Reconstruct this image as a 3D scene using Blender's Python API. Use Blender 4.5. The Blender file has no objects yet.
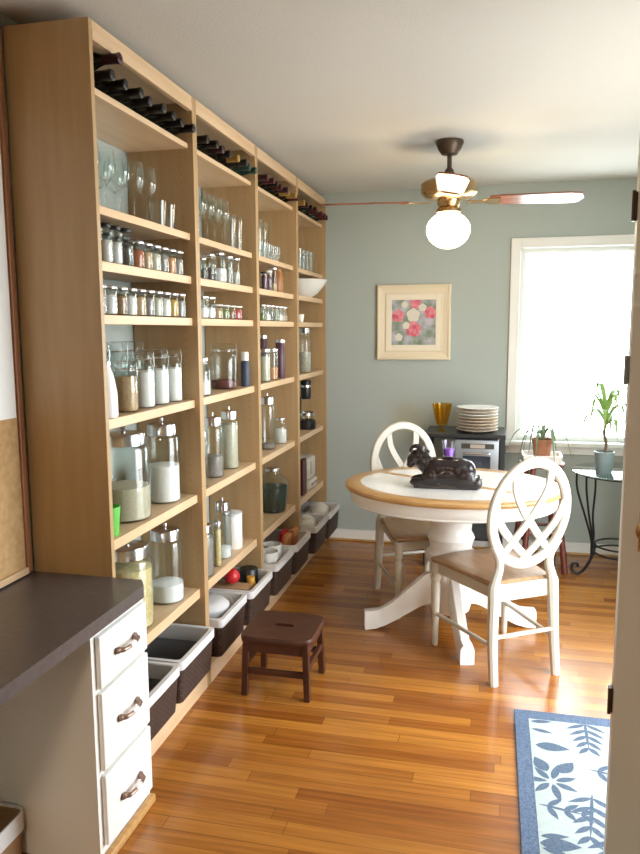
import bpy, bmesh, math, random
from mathutils import Vector, Matrix
random.seed(7)
S = bpy.context.scene
COL = S.collection
PI = math.pi

# ------------------------------------------------------------------ camera
cam_d = bpy.data.cameras.new('camera')
cam = bpy.data.objects.new('camera', cam_d)
COL.objects.link(cam)
RT = Vector((0.9727839, 0.23165388, -0.00528793))
UP = Vector((-0.02531477, 0.12893321, 0.99133011))
FW = Vector((-0.23032726, 0.96421611, -0.13128842))
m = Matrix((RT, UP, -FW)).transposed().to_4x4()
m.translation = Vector((0, 0, 1.5065))
cam.matrix_world = m
cam_d.sensor_fit = 'VERTICAL'
cam_d.sensor_height = 36.0
cam_d.sensor_width = 27.0
cam_d.lens = 729.2955 / 854 * 36.0
cam_d.clip_start = 0.05
S.camera = cam

# ------------------------------------------------------------------ sky, daylight, exposure
W = bpy.data.worlds.new('daylight')
S.world = W
W.use_nodes = True
bg = W.node_tree.nodes['Background']
bg.inputs[0].default_value = (0.93, 0.975, 1.0, 1)
bg.inputs[1].default_value = 11.0
S.view_settings.view_transform = 'Standard'
S.view_settings.look = 'None'
S.view_settings.gamma = 1.0
S.view_settings.use_curve_mapping = False
S.view_settings.exposure = 0.38
S.cycles.transparent_max_bounces = 24
S.cycles.max_bounces = 10
S.cycles.diffuse_bounces = 6
S.cycles.sample_clamp_indirect = 6.0
S.cycles.caustics_reflective = False
S.cycles.caustics_refractive = False


def portal(name, loc, rot, sx, sy):
    l = bpy.data.lights.new(name, 'AREA')
    l.shape = 'RECTANGLE'
    l.size, l.size_y = sx, sy
    l.cycles.is_portal = True
    o = bpy.data.objects.new(name, l)
    o.location, o.rotation_euler = loc, rot
    COL.objects.link(o)


CEIL = 2.44
XL, XR, YB, YF = -1.44, 1.12, 5.048, -2.4
portal('window_daylight', (0.55, YB + 0.16, 1.4), (-PI / 2, 0, 0), 0.82, 1.28)
portal('doorway_daylight', (XR + 0.15, 2.72, 1.03), (0, PI / 2, 0), 2.08, 1.50)
kl = bpy.data.lights.new('added_warm_fill', 'AREA')  # warm fill light added behind the camera to brighten the near surfaces
kl.shape = 'DISK'
kl.size = 0.45
kl.energy = 44
kl.color = (1.0, 0.80, 0.58)
klo = bpy.data.objects.new('added_warm_fill', kl)
klo.location = (-0.3, -1.8, CEIL - 0.03)
COL.objects.link(klo)

# ------------------------------------------------------------------ materials


def mat(name, col=(0.8, 0.8, 0.8), rough=0.5, metal=0.0, spec=0.5, noise=None, bump=0.0, bscale=80.0,
        emit=None, estr=0.0, coat=0.0):
    """plain principled material, optionally with a second colour mixed in by noise and a noise bump"""
    M = bpy.data.materials.new(name)
    M.use_nodes = True
    nt = M.node_tree
    b = nt.nodes['Principled BSDF']
    b.inputs['Base Color'].default_value = (*col, 1)
    b.inputs['Roughness'].default_value = rough
    b.inputs['Metallic'].default_value = metal
    b.inputs['Specular IOR Level'].default_value = spec
    b.inputs['Coat Weight'].default_value = coat
    b.inputs['Coat Roughness'].default_value = 0.08
    if emit:
        b.inputs['Emission Color'].default_value = (*emit, 1)
        b.inputs['Emission Strength'].default_value = estr
    tc = nt.nodes.new('ShaderNodeTexCoord')
    if noise:
        col2, sc, stretch = noise
        mp = nt.nodes.new('ShaderNodeMapping')
        mp.inputs['Scale'].default_value = stretch
        n = nt.nodes.new('ShaderNodeTexNoise')
        n.inputs['Scale'].default_value = sc
        n.inputs['Detail'].default_value = 4
        r = nt.nodes.new('ShaderNodeValToRGB')
        r.color_ramp.elements[0].position = 0.35
        r.color_ramp.elements[1].position = 0.65
        r.color_ramp.elements[0].color = (*col, 1)
        r.color_ramp.elements[1].color = (*col2, 1)
        nt.links.new(tc.outputs['Object'], mp.inputs[0])
        nt.links.new(mp.outputs[0], n.inputs['Vector'])
        nt.links.new(n.outputs[0], r.inputs[0])
        nt.links.new(r.outputs[0], b.inputs['Base Color'])
    if bump:
        n2 = nt.nodes.new('ShaderNodeTexNoise')
        n2.inputs['Scale'].default_value = bscale
        n2.inputs['Detail'].default_value = 3
        bp = nt.nodes.new('ShaderNodeBump')
        bp.inputs['Strength'].default_value = bump
        bp.inputs['Distance'].default_value = 0.004
        nt.links.new(tc.outputs['Object'], n2.inputs['Vector'])
        nt.links.new(n2.outputs[0], bp.inputs['Height'])
        nt.links.new(bp.outputs[0], b.inputs['Normal'])
    return M


def thin_glass(name, tint=(0.95, 0.98, 0.97), rough=0.03, boost=1.0):
    M = bpy.data.materials.new(name)
    M.use_nodes = True
    nt = M.node_tree
    nt.nodes.remove(nt.nodes['Principled BSDF'])
    out = nt.nodes['Material Output']
    t = nt.nodes.new('ShaderNodeBsdfTransparent')
    t.inputs[0].default_value = (*tint, 1)
    g = nt.nodes.new('ShaderNodeBsdfGlossy')
    g.inputs['Roughness'].default_value = rough
    lw = nt.nodes.new('ShaderNodeLayerWeight')
    lw.inputs[0].default_value = 0.5
    pw = nt.nodes.new('ShaderNodeMath')
    pw.operation = 'POWER'
    pw.inputs[1].default_value = 4.0
    f = nt.nodes.new('ShaderNodeMath')
    f.operation = 'MULTIPLY_ADD'
    f.inputs[1].default_value = 0.6
    f.inputs[2].default_value = 0.035
    nt.links.new(lw.outputs['Facing'], pw.inputs[0])
    nt.links.new(pw.outputs[0], f.inputs[0])
    mu = nt.nodes.new('ShaderNodeMath')
    mu.operation = 'MULTIPLY'
    mu.use_clamp = True
    mu.inputs[1].default_value = boost
    mx = nt.nodes.new('ShaderNodeMixShader')
    nt.links.new(f.outputs[0], mu.inputs[0])
    nt.links.new(mu.outputs[0], mx.inputs[0])
    nt.links.new(t.outputs[0], mx.inputs[1])
    nt.links.new(g.outputs[0], mx.inputs[2])
    nt.links.new(mx.outputs[0], out.inputs[0])
    return M


def floor_material():
    M = bpy.data.materials.new('oak_strip_floor')
    M.use_nodes = True
    nt = M.node_tree
    N, L = nt.nodes, nt.links
    b = N['Principled BSDF']
    tc = N.new('ShaderNodeTexCoord')
    br = N.new('ShaderNodeTexBrick')
    br.offset = 0.0
    br.inputs['Scale'].default_value = 1.0
    br.inputs['Brick Width'].default_value = 0.83
    br.inputs['Row Height'].default_value = 0.057
    br.inputs['Mortar Size'].default_value = 0.0012
    br.inputs['Mortar Smooth'].default_value = 0.3
    br.inputs['Bias'].default_value = 0.0
    br.inputs['Color1'].default_value = (0.25, 0.077, 0.012, 1)
    br.inputs['Color2'].default_value = (0.45, 0.185, 0.030, 1)
    br.inputs['Mortar'].default_value = (0.16, 0.058, 0.012, 1)
    # every strip starts at its own random offset, so the butt joints do not line up
    sp = N.new('ShaderNodeSeparateXYZ')
    L.new(tc.outputs['Object'], sp.inputs[0])
    dv = N.new('ShaderNodeMath'); dv.operation = 'DIVIDE'; dv.inputs[1].default_value = 0.057
    fl = N.new('ShaderNodeMath'); fl.operation = 'FLOOR'
    wn = N.new('ShaderNodeTexWhiteNoise'); wn.noise_dimensions = '1D'
    ml = N.new('ShaderNodeMath'); ml.operation = 'MULTIPLY_ADD'; ml.inputs[1].default_value = 7.3
    cb = N.new('ShaderNodeCombineXYZ')
    L.new(sp.outputs[1], dv.inputs[0]); L.new(dv.outputs[0], fl.inputs[0]); L.new(fl.outputs[0], wn.inputs['W'])
    L.new(wn.outputs['Value'], ml.inputs[0]); L.new(sp.outputs[0], ml.inputs[2])
    L.new(ml.outputs[0], cb.inputs[0]); L.new(sp.outputs[1], cb.inputs[1])
    L.new(cb.outputs[0], br.inputs['Vector'])
    mp = N.new('ShaderNodeMapping')
    mp.inputs['Scale'].default_value = (1.6, 38, 1)
    n = N.new('ShaderNodeTexNoise')
    n.inputs['Scale'].default_value = 1.6
    n.inputs['Detail'].default_value = 5
    L.new(tc.outputs['Object'], mp.inputs[0])
    L.new(mp.outputs[0], n.inputs['Vector'])
    r = N.new('ShaderNodeValToRGB')
    r.color_ramp.elements[0].position = 0.25
    r.color_ramp.elements[0].color = (0.56, 0.49, 0.42, 1)
    r.color_ramp.elements[1].position = 0.7
    r.color_ramp.elements[1].color = (1.12, 1.12, 1.12, 1)
    L.new(n.outputs[0], r.inputs[0])
    mx = N.new('ShaderNodeMix')
    mx.data_type = 'RGBA'
    mx.blend_type = 'MULTIPLY'
    mx.inputs[0].default_value = 0.85
    L.new(br.outputs['Color'], mx.inputs[6])
    L.new(r.outputs[0], mx.inputs[7])
    L.new(mx.outputs[2], b.inputs['Base Color'])
    # satin varnish, uneven with wear
    n2 = N.new('ShaderNodeTexNoise')
    n2.inputs['Scale'].default_value = 3.0
    mr = N.new('ShaderNodeMapRange')
    mr.inputs[3].default_value = 0.15
    mr.inputs[4].default_value = 0.28
    L.new(tc.outputs['Object'], n2.inputs['Vector'])
    L.new(n2.outputs[0], mr.inputs[0])
    L.new(mr.outputs[0], b.inputs['Roughness'])
    bp = N.new('ShaderNodeBump')
    bp.inputs['Strength'].default_value = 0.12
    bp.inputs['Distance'].default_value = 0.002
    ad = N.new('ShaderNodeMath')
    ad.operation = 'ADD'
    mu = N.new('ShaderNodeMath')
    mu.operation = 'MULTIPLY'
    mu.inputs[1].default_value = -2.0
    L.new(br.outputs['Fac'], mu.inputs[0])
    L.new(mu.outputs[0], ad.inputs[0])
    L.new(n.outputs[0], ad.inputs[1])
    L.new(ad.outputs[0], bp.inputs['Height'])
    L.new(bp.outputs[0], b.inputs['Normal'])
    return M


def tile_material():
    M = bpy.data.materials.new('white_tile_inlay')
    M.use_nodes = True
    nt = M.node_tree
    N, L = nt.nodes, nt.links
    b = N['Principled BSDF']
    b.inputs['Roughness'].default_value = 0.16
    tc = N.new('ShaderNodeTexCoord')
    br = N.new('ShaderNodeTexBrick')
    br.offset = 0.0
    br.inputs['Scale'].default_value = 1.0
    br.inputs['Brick Width'].default_value = 0.105
    br.inputs['Row Height'].default_value = 0.105
    br.inputs['Mortar Size'].default_value = 0.0015
    br.inputs['Color1'].default_value = (0.80, 0.80, 0.79, 1)
    br.inputs['Color2'].default_value = (0.84, 0.84, 0.83, 1)
    br.inputs['Mortar'].default_value = (0.74, 0.735, 0.72, 1)
    L.new(tc.outputs['Object'], br.inputs['Vector'])
    L.new(br.outputs['Color'], b.inputs['Base Color'])
    return M


def wicker_material(name, c1, c2):
    M = bpy.data.materials.new(name)
    M.use_nodes = True
    nt = M.node_tree
    N, L = nt.nodes, nt.links
    b = N['Principled BSDF']
    b.inputs['Roughness'].default_value = 0.55
    tc = N.new('ShaderNodeTexCoord')
    br = N.new('ShaderNodeTexBrick')
    br.inputs['Scale'].default_value = 1.0
    br.inputs['Brick Width'].default_value = 0.026
    br.inputs['Row Height'].default_value = 0.012
    br.inputs['Mortar Size'].default_value = 0.0025
    br.inputs['Mortar Smooth'].default_value = 0.6
    br.inputs['Color1'].default_value = (*c1, 1)
    br.inputs['Color2'].default_value = (*c2, 1)
    br.inputs['Mortar'].default_value = (c1[0] * .3, c1[1] * .3, c1[2] * .3, 1)
    # weave runs round the basket: sum of both sides' coordinates along, height up
    sp = N.new('ShaderNodeSeparateXYZ')
    ad = N.new('ShaderNodeMath')
    cb = N.new('ShaderNodeCombineXYZ')
    L.new(tc.outputs['Object'], sp.inputs[0])
    L.new(sp.outputs[0], ad.inputs[0])
    L.new(sp.outputs[1], ad.inputs[1])
    L.new(ad.outputs[0], cb.inputs[0])
    L.new(sp.outputs[2], cb.inputs[1])
    L.new(cb.outputs[0], br.inputs['Vector'])
    L.new(br.outputs['Color'], b.inputs['Base Color'])
    bp = N.new('ShaderNodeBump')
    bp.invert = True
    bp.inputs['Strength'].default_value = 0.8
    bp.inputs['Distance'].default_value = 0.004
    L.new(br.outputs['Fac'], bp.inputs['Height'])
    L.new(bp.outputs[0], b.inputs['Normal'])
    return M


def pinhole_wood():
    """maple ply with two rows of small shelf-pin holes drilled down the inside faces"""
    M = mat('maple_side_shaded', (0.43, 0.285, 0.142), 0.42, noise=((0.385, 0.245, 0.115), 3.0, (9, 9, 0.8)))  # same maple as the shelves, with the side panels' shade put into the colour
    nt = M.node_tree
    N, L = nt.nodes, nt.links
    b = N['Principled BSDF']
    src = b.inputs['Base Color'].links[0].from_socket
    tc = N.new('ShaderNodeTexCoord')
    sp = N.new('ShaderNodeSeparateXYZ')
    L.new(tc.outputs['Object'], sp.inputs[0])

    def mth(op, a, bv=None, **k):
        n = N.new('ShaderNodeMath')
        n.operation = op
        for i, v in enumerate((a, bv)):
            if v is None:
                continue
            if isinstance(v, (int, float)):
                n.inputs[i].default_value = v
            else:
                L.new(v, n.inputs[i])
        return n.outputs[0]
    zf = mth('PINGPONG', sp.outputs[2], 0.016)
    zd = mth('POWER', zf, 2.0)
    masks = []
    for xc in (0.052, 0.225):
        xd = mth('POWER', mth('SUBTRACT', sp.outputs[0], -xc), 2.0)
        masks.append(mth('LESS_THAN', mth('ADD', xd, zd), 0.003 ** 2))
    hole = mth('MAXIMUM', masks[0], masks[1])
    hole = mth('MULTIPLY', hole, mth('GREATER_THAN', sp.outputs[2], 0.15))
    hole = mth('MULTIPLY', hole, mth('GREATER_THAN', sp.outputs[1], 0.01))
    hole = mth('MULTIPLY', hole, mth('LESS_THAN', sp.outputs[1], 0.7589 - 0.01))
    mx = N.new('ShaderNodeMix')
    mx.data_type = 'RGBA'
    L.new(hole, mx.inputs[0])
    L.new(src, mx.inputs[6])
    mx.inputs[7].default_value = (0.27, 0.17, 0.08, 1)
    L.new(mx.outputs[2], b.inputs['Base Color'])
    return M


M = {}
M['wall'] = mat('grey_green_wall_paint', (0.395, 0.44, 0.412), 0.55, spec=0.3, bump=0.06, bscale=260)
M['ceiling'] = mat('stippled_ceiling', (0.585, 0.575, 0.54), 0.9, spec=0.1, bump=0.22, bscale=120)
M['floor'] = floor_material()
M['trim'] = mat('white_trim_paint', (0.80, 0.80, 0.77), 0.35)
M['door'] = mat('white_door_paint', (0.74, 0.72, 0.68), 0.38)
M['kitchen'] = mat('kitchen_wall_paint', (0.52, 0.47, 0.38), 0.6)
M['ground'] = mat('patio_concrete', (0.55, 0.53, 0.50), 0.85, noise=((0.48, 0.46, 0.43), 6, (1, 1, 1)))
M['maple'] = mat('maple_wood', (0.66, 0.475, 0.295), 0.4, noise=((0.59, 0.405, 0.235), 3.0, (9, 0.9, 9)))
M['maple_side_shaded'] = pinhole_wood()
M['glass'] = thin_glass('clear_jar_glass', (0.965, 0.985, 0.98), 0.05, 1.2)
M['pane'] = thin_glass('window_pane', (0.97, 0.99, 0.98), 0.0, 0.8)
M['tabletop_glass'] = thin_glass('table_glass', (0.72, 0.86, 0.84), 0.02, 2.0)
M['amber'] = thin_glass('amber_glass', (0.94, 0.75, 0.28), 0.05, 1.0)
M['chrome'] = mat('brushed_steel', (0.70, 0.70, 0.72), 0.22, 1.0)
M['brass'] = mat('polished_brass', (0.50, 0.34, 0.17), 0.24, 1.0)
M['bronze'] = mat('dark_bronze', (0.10, 0.07, 0.05), 0.4, 0.7)
M['antique'] = mat('antique_bronze_pull', (0.26, 0.17, 0.13), 0.35, 0.6)
M['iron'] = mat('black_wrought_iron', (0.012, 0.012, 0.014), 0.45, 0.3)
M['black'] = mat('black_plastic', (0.012, 0.012, 0.014), 0.35)
M['blackwood'] = mat('black_painted_wood', (0.018, 0.018, 0.022), 0.35)
M['white'] = mat('white_paint', (0.80, 0.80, 0.78), 0.32)
M['cream'] = mat('cream_chair_paint', (0.55, 0.525, 0.45), 0.38, noise=((0.49, 0.46, 0.385), 5, (1, 1, 1)))
M['oak'] = mat('honey_oak', (0.56, 0.33, 0.13), 0.3, noise=((0.45, 0.245, 0.085), 4, (2, 12, 2)))
M['seatwood'] = mat('worn_seat_wood', (0.37, 0.23, 0.125), 0.3, noise=((0.29, 0.165, 0.08), 4, (14, 1.5, 2)))
M['tile'] = tile_material()
M['stool'] = mat('dark_walnut', (0.070, 0.024, 0.012), 0.42, spec=0.35, noise=((0.045, 0.015, 0.008), 4, (2, 10, 2)))
M['redwood'] = mat('red_brown_wood', (0.16, 0.035, 0.022), 0.4, noise=((0.11, 0.024, 0.015), 5, (3, 3, 1)))
M['laminate'] = mat('charcoal_laminate', (0.085, 0.070, 0.067), 0.33, noise=((0.105, 0.088, 0.085), 60, (1, 1, 1)))
M['cork'] = mat('cork', (0.50, 0.32, 0.15), 0.9, noise=((0.40, 0.24, 0.10), 45, (1, 1, 1)), bump=0.4, bscale=150)
M['frame_wood'] = mat('red_oak_frame', (0.30, 0.12, 0.045), 0.4, noise=((0.22, 0.08, 0.03), 4, (10, 10, 1)))
M['paper'] = mat('white_paper', (0.82, 0.83, 0.82), 0.7)
M['wicker'] = wicker_material('dark_brown_wicker', (0.050, 0.026, 0.018), (0.085, 0.046, 0.032))
M['liner'] = mat('white_cotton_liner', (0.62, 0.61, 0.61), 0.9, bump=0.3, bscale=300)
M['bottle'] = mat('dark_wine_glass', (0.006, 0.008, 0.005), 0.12, coat=0.5)
M['bottle_green'] = mat('green_wine_glass', (0.012, 0.030, 0.018), 0.12, coat=0.5)
M['label_cream'] = mat('cream_label', (0.62, 0.55, 0.40), 0.7)
for n, c in dict(cap_red=(0.075, 0.010, 0.014), cap_black=(0.006, 0.005, 0.006), cap_gold=(0.34, 0.21, 0.05),
                 cap_purple=(0.045, 0.014, 0.022), cap_green=(0.02, 0.06, 0.05)).items():
    M[n] = mat(n, c, 0.35, 0.2)
for n, c, c2 in [('flour', (0.82, 0.81, 0.79), (0.76, 0.75, 0.72)), ('sugar', (0.84, 0.85, 0.86), (0.78, 0.79, 0.80)),
                 ('oats', (0.50, 0.34, 0.19), (0.40, 0.25, 0.12)), ('rice', (0.60, 0.57, 0.45), (0.50, 0.47, 0.36)),
                 ('beige_grain', (0.56, 0.51, 0.39), (0.48, 0.43, 0.31)), ('pasta', (0.70, 0.60, 0.33), (0.55, 0.43, 0.18)),
                 ('red_beans', (0.16, 0.03, 0.03), (0.09, 0.015, 0.015)), ('paprika', (0.42, 0.13, 0.05), (0.33, 0.09, 0.03)),
                 ('herbs', (0.14, 0.18, 0.06), (0.22, 0.24, 0.10)), ('cumin', (0.26, 0.15, 0.06), (0.19, 0.10, 0.04)),
                 ('pepper', (0.04, 0.035, 0.03), (0.10, 0.085, 0.07)), ('turmeric', (0.58, 0.34, 0.05), (0.5, 0.28, 0.04)),
                 ('salt', (0.74, 0.72, 0.70), (0.66, 0.63, 0.60)), ('beans', (0.52, 0.49, 0.42), (0.36, 0.32, 0.26)),
                 ('greygrain', (0.30, 0.27, 0.25), (0.24, 0.21, 0.19)), ('dark_leaf', (0.018, 0.034, 0.024), (0.03, 0.05, 0.036)),
                 ('apricot', (0.62, 0.30, 0.12), (0.5, 0.22, 0.08)), ('purple', (0.10, 0.03, 0.06), (0.13, 0.05, 0.09))]:
    M[n] = mat(n, c, 0.8, noise=(c2, 140 if n not in ('pasta', 'beans', 'red_beans') else 70, (1, 1, 1)), bump=0.25, bscale=180)
M['brown_tin'] = mat('brown_bottle', (0.32, 0.13, 0.035), 0.3)
M['purple_tin'] = mat('plum_tin', (0.085, 0.032, 0.048), 0.35)
M['blue_label'] = mat('navy_label', (0.035, 0.05, 0.085), 0.5)
M['green_cup'] = mat('bright_green_plastic', (0.13, 0.52, 0.09), 0.35)
M['porcelain'] = mat('white_porcelain', (0.80, 0.79, 0.76), 0.2)
M['stoneware'] = mat('pale_stoneware', (0.66, 0.55, 0.43), 0.3)
M['terracotta'] = mat('terracotta', (0.36, 0.15, 0.08), 0.8, noise=((0.30, 0.12, 0.06), 20, (1, 1, 1)))
M['soil'] = mat('soil', (0.03, 0.02, 0.015), 0.95)
M['leaf'] = mat('green_leaf', (0.20, 0.36, 0.09), 0.4, noise=((0.30, 0.46, 0.12), 14, (1, 1, 1)))
M['leaf_grey'] = mat('grey_green_leaf', (0.16, 0.24, 0.14), 0.45)
M['stem'] = mat('brown_stem', (0.16, 0.10, 0.06), 0.8)
M['teal_pot'] = mat('grey_green_pot', (0.24, 0.32, 0.33), 0.3)
M['carving'] = mat('dark_carved_wood', (0.010, 0.006, 0.007), 0.25, noise=((0.014, 0.008, 0.009), 8, (1, 1, 4)), coat=0.3)
M['votive'] = thin_glass('clear_votive', (0.95, 0.93, 0.99), 0.04, 1.6)
M['purple_wax'] = mat('purple_wax', (0.23, 0.09, 0.50), 0.45)
M['silver'] = mat('silver_appliance', (0.30, 0.33, 0.36), 0.35, 0.4)
M['darkwindow'] = mat('smoked_door_glass', (0.03, 0.04, 0.055), 0.1)
M['display'] = mat('appliance_display_strip', (0.05, 0.045, 0.04), 0.2)
M['button_panel'] = mat('tan_button_strip', (0.42, 0.36, 0.30), 0.4)
M['globe'] = mat('frosted_lamp_globe', (0.9, 0.88, 0.82), 0.5, emit=(1.0, 0.80, 0.52), estr=22.0)
M['blade'] = mat('cherry_fan_blade', (0.26, 0.10, 0.06), 0.22, noise=((0.18, 0.06, 0.035), 4, (1.5, 14, 1)))
M['cardboard'] = mat('brown_cardboard', (0.34, 0.20, 0.10), 0.8)
M['bag'] = mat('white_plastic_bag', (0.78, 0.79, 0.80), 0.3, bump=0.6, bscale=30)
M['frame_cream'] = mat('cream_picture_frame', (0.74, 0.64, 0.47), 0.45)
M['matboard'] = mat('ivory_mat_board', (0.80, 0.72, 0.58), 0.8)
M['print'] = mat('floral_print_ground', (0.16, 0.23, 0.14), 0.6, noise=((0.50, 0.47, 0.54), 14, (1, 1, 1)))
M['pink'] = mat('pink_petal_print', (0.60, 0.07, 0.13), 0.6, noise=((0.74, 0.33, 0.36), 30, (1, 1, 1)))
M['pale_petal'] = mat('pale_petal_print', (0.68, 0.64, 0.55), 0.6)
M['rug_blue'] = mat('blue_rug_pile', (0.05, 0.082, 0.15), 0.95, noise=((0.11, 0.155, 0.235), 160, (1, 1, 1)), bump=0.5, bscale=400)
M['rug_pale'] = mat('pale_rug_pile', (0.37, 0.425, 0.415), 0.95, noise=((0.33, 0.385, 0.38), 60, (1, 1, 1)), bump=0.5, bscale=400)
M['rug_leaf'] = mat('slate_blue_rug_leaf', (0.05, 0.082, 0.135), 0.95, noise=((0.085, 0.12, 0.175), 120, (1, 1, 1)))
M['red_thing'] = mat('bright_red', (0.50, 0.015, 0.02), 0.35)
M['amber_thing'] = mat('amber_yellow', (0.58, 0.30, 0.04), 0.35)
M['orange_thing'] = mat('burnt_orange_packet', (0.42, 0.16, 0.05), 0.5)
M['cloth'] = mat('off_white_cloth', (0.62, 0.58, 0.52), 0.9, bump=0.5, bscale=60)
M['grey_plastic'] = mat('pale_grey_plastic', (0.60, 0.60, 0.62), 0.35)
M['appliance_white'] = mat('warm_white_plastic', (0.62, 0.58, 0.52), 0.4)

# ------------------------------------------------------------------ mesh helpers


def box(bm, x0, x1, y0, y1, z0, z1, bev=0.0, mi=0):
    vs = [bm.verts.new((x, y, z)) for x in (x0, x1) for y in (y0, y1) for z in (z0, z1)]
    fs = []
    for f in ((0, 1, 3, 2), (4, 6, 7, 5), (0, 4, 5, 1), (2, 3, 7, 6), (0, 2, 6, 4), (1, 5, 7, 3)):
        F = bm.faces.new([vs[i] for i in f])
        F.material_index = mi
        fs.append(F)
    if bev:
        es = list({e for f in fs for e in f.edges})
        r = bmesh.ops.bevel(bm, geom=es, offset=bev, segments=2, affect='EDGES', profile=0.5)
        for f in r['faces']:
            f.material_index = mi
    return vs


def obox(bm, c, size, rot, bev=0.0, mi=0):
    """box of given size centred at c turned by the matrix rot"""
    b2 = bmesh.new()
    sx, sy, sz = [s / 2 for s in size]
    box(b2, -sx, sx, -sy, sy, -sz, sz, bev, mi)
    bmesh.ops.transform(b2, matrix=Matrix.Translation(c) @ rot.to_4x4(), verts=b2.verts[:])
    merge(bm, b2)


def merge(bm, b2):
    mp = {}
    for v in b2.verts:
        mp[v] = bm.verts.new(v.co)
    for f in b2.faces:
        try:
            F = bm.faces.new([mp[v] for v in f.verts])
            F.material_index = f.material_index
            F.smooth = f.smooth
        except ValueError:
            pass
    b2.free()


def lathe(bm, prof, c=(0, 0, 0), n=24, mi=0, mtx=None, sx=1.0):
    rings = []
    c = Vector(c)

    def P(x, y, z):
        v = Vector((x, y, z))
        if mtx is not None:
            v = mtx @ v
        return bm.verts.new(v + c)
    for r, z in prof:
        if r < 1e-6:
            rings.append([P(0, 0, z)])
        else:
            rings.append([P(r * math.cos(2 * PI * k / n) * sx, r * math.sin(2 * PI * k / n), z) for k in range(n)])
    for a, b in zip(rings, rings[1:]):
        for k in range(n):
            k2 = (k + 1) % n
            if len(a) == 1 and len(b) == 1:
                continue
            if len(a) == 1:
                F = bm.faces.new((a[0], b[k2], b[k]))
            elif len(b) == 1:
                F = bm.faces.new((a[k], a[k2], b[0]))
            else:
                F = bm.faces.new((a[k], a[k2], b[k2], b[k]))
            F.material_index = mi
    return rings


def tube(bm, pts, r, n=8, mi=0, cap=True, closed=False, flat=None):
    pts = [Vector(p) for p in pts]
    N = len(pts)
    rr = r if isinstance(r, (list, tuple)) else [r] * N
    rings = []
    prev = None
    for i, p in enumerate(pts):
        if closed:
            t = (pts[(i + 1) % N] - pts[i - 1]).normalized()
        else:
            t = (pts[min(i + 1, N - 1)] - pts[max(i - 1, 0)]).normalized()
        if prev is None:
            ref = Vector((0, 0, 1)) if abs(t.z) < 0.9 else Vector((1, 0, 0))
            u = t.cross(ref).normalized()
        else:
            u = (prev - t * prev.dot(t)).normalized()
        prev = u
        v = t.cross(u)
        f = flat or 1.0
        rings.append([bm.verts.new(p + u * rr[i] * math.cos(2 * PI * k / n) + v * rr[i] * f * math.sin(2 * PI * k / n)) for k in range(n)])
    seq = list(zip(rings, rings[1:])) + ([(rings[-1], rings[0])] if closed else [])
    for a, b in seq:
        for k in range(n):
            k2 = (k + 1) % n
            F = bm.faces.new((a[k], a[k2], b[k2], b[k]))
            F.material_index = mi
    if cap and not closed:
        bm.faces.new(rings[0][::-1]).material_index = mi
        bm.faces.new(rings[-1]).material_index = mi


def smooth_path(pts, k=6):
    """Catmull-Rom through the points"""
    P = [Vector(p) for p in pts]
    P = [P[0] * 2 - P[1]] + P + [P[-1] * 2 - P[-2]]
    out = []
    for i in range(1, len(P) - 2):
        a, b, c, d = P[i - 1:i + 3]
        for j in range(k):
            t = j / k
            out.append(0.5 * ((2 * b) + (c - a) * t + (2 * a - 5 * b + 4 * c - d) * t * t + (3 * b - a - 3 * c + d) * t ** 3))
    out.append(P[-2])
    return out


def ribbon(bm, pts2, w, t, mp, closed=False, mi=0):
    """flat bar swept along a 2-D curve; mp(u, v, n) maps curve plane + height off the plane into 3-D"""
    N = len(pts2)
    ww = w if isinstance(w, (list, tuple)) else [w] * N
    rings = []
    for i in range(N):
        a = pts2[(i - 1) % N] if closed else pts2[max(i - 1, 0)]
        b = pts2[(i + 1) % N] if closed else pts2[min(i + 1, N - 1)]
        tx, ty = b[0] - a[0], b[1] - a[1]
        l = math.hypot(tx, ty) or 1
        nx, ny = -ty / l, tx / l
        h, q = ww[i] / 2, t / 2
        c = min(h, q) * 0.45
        sec = [(h, q - c), (h - c, q), (-h + c, q), (-h, q - c), (-h, -q + c), (-h + c, -q), (h - c, -q), (h, -q + c)]
        rings.append([bm.verts.new(mp(pts2[i][0] + nx * s, pts2[i][1] + ny * s, d)) for s, d in sec])
    seq = list(zip(rings, rings[1:])) + ([(rings[-1], rings[0])] if closed else [])
    for a, b in seq:
        for k in range(8):
            bm.faces.new((a[k], a[(k + 1) % 8], b[(k + 1) % 8], b[k])).material_index = mi
    if not closed:
        bm.faces.new(rings[0][::-1])
        bm.faces.new(rings[-1])


def ellipsoid(bm, c, r, mtx=None, n=16, mi=0):
    prof = [(math.sin(PI * i / 12), -math.cos(PI * i / 12)) for i in range(13)]
    prof[0] = (0, -1)
    prof[-1] = (0, 1)
    b2 = bmesh.new()
    lathe(b2, prof, n=n, mi=mi)
    mm = Matrix.Translation(c) @ (mtx.to_4x4() if mtx is not None else Matrix.Identity(4)) @ Matrix.Diagonal((*r, 1))
    bmesh.ops.transform(b2, matrix=mm, verts=b2.verts[:])
    merge(bm, b2)


def prism(bm, outline, z0, z1, mi=0):
    lo = [bm.verts.new((x, y, z0)) for x, y in outline]
    hi = [bm.verts.new((x, y, z1)) for x, y in outline]
    n = len(outline)
    bm.faces.new(lo[::-1]).material_index = mi
    bm.faces.new(hi).material_index = mi
    for k in range(n):
        bm.faces.new((lo[k], lo[(k + 1) % n], hi[(k + 1) % n], hi[k])).material_index = mi


def mesh(name, bm, mats, smooth=True, ang=40):
    bmesh.ops.recalc_face_normals(bm, faces=bm.faces[:])
    me = bpy.data.meshes.new(name)
    bm.to_mesh(me)
    bm.free()
    for mm in (mats if isinstance(mats, (list, tuple)) else [mats]):
        me.materials.append(mm)
    if smooth:
        me.shade_smooth()
        me.set_sharp_from_angle(angle=math.radians(ang))
    return me


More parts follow.
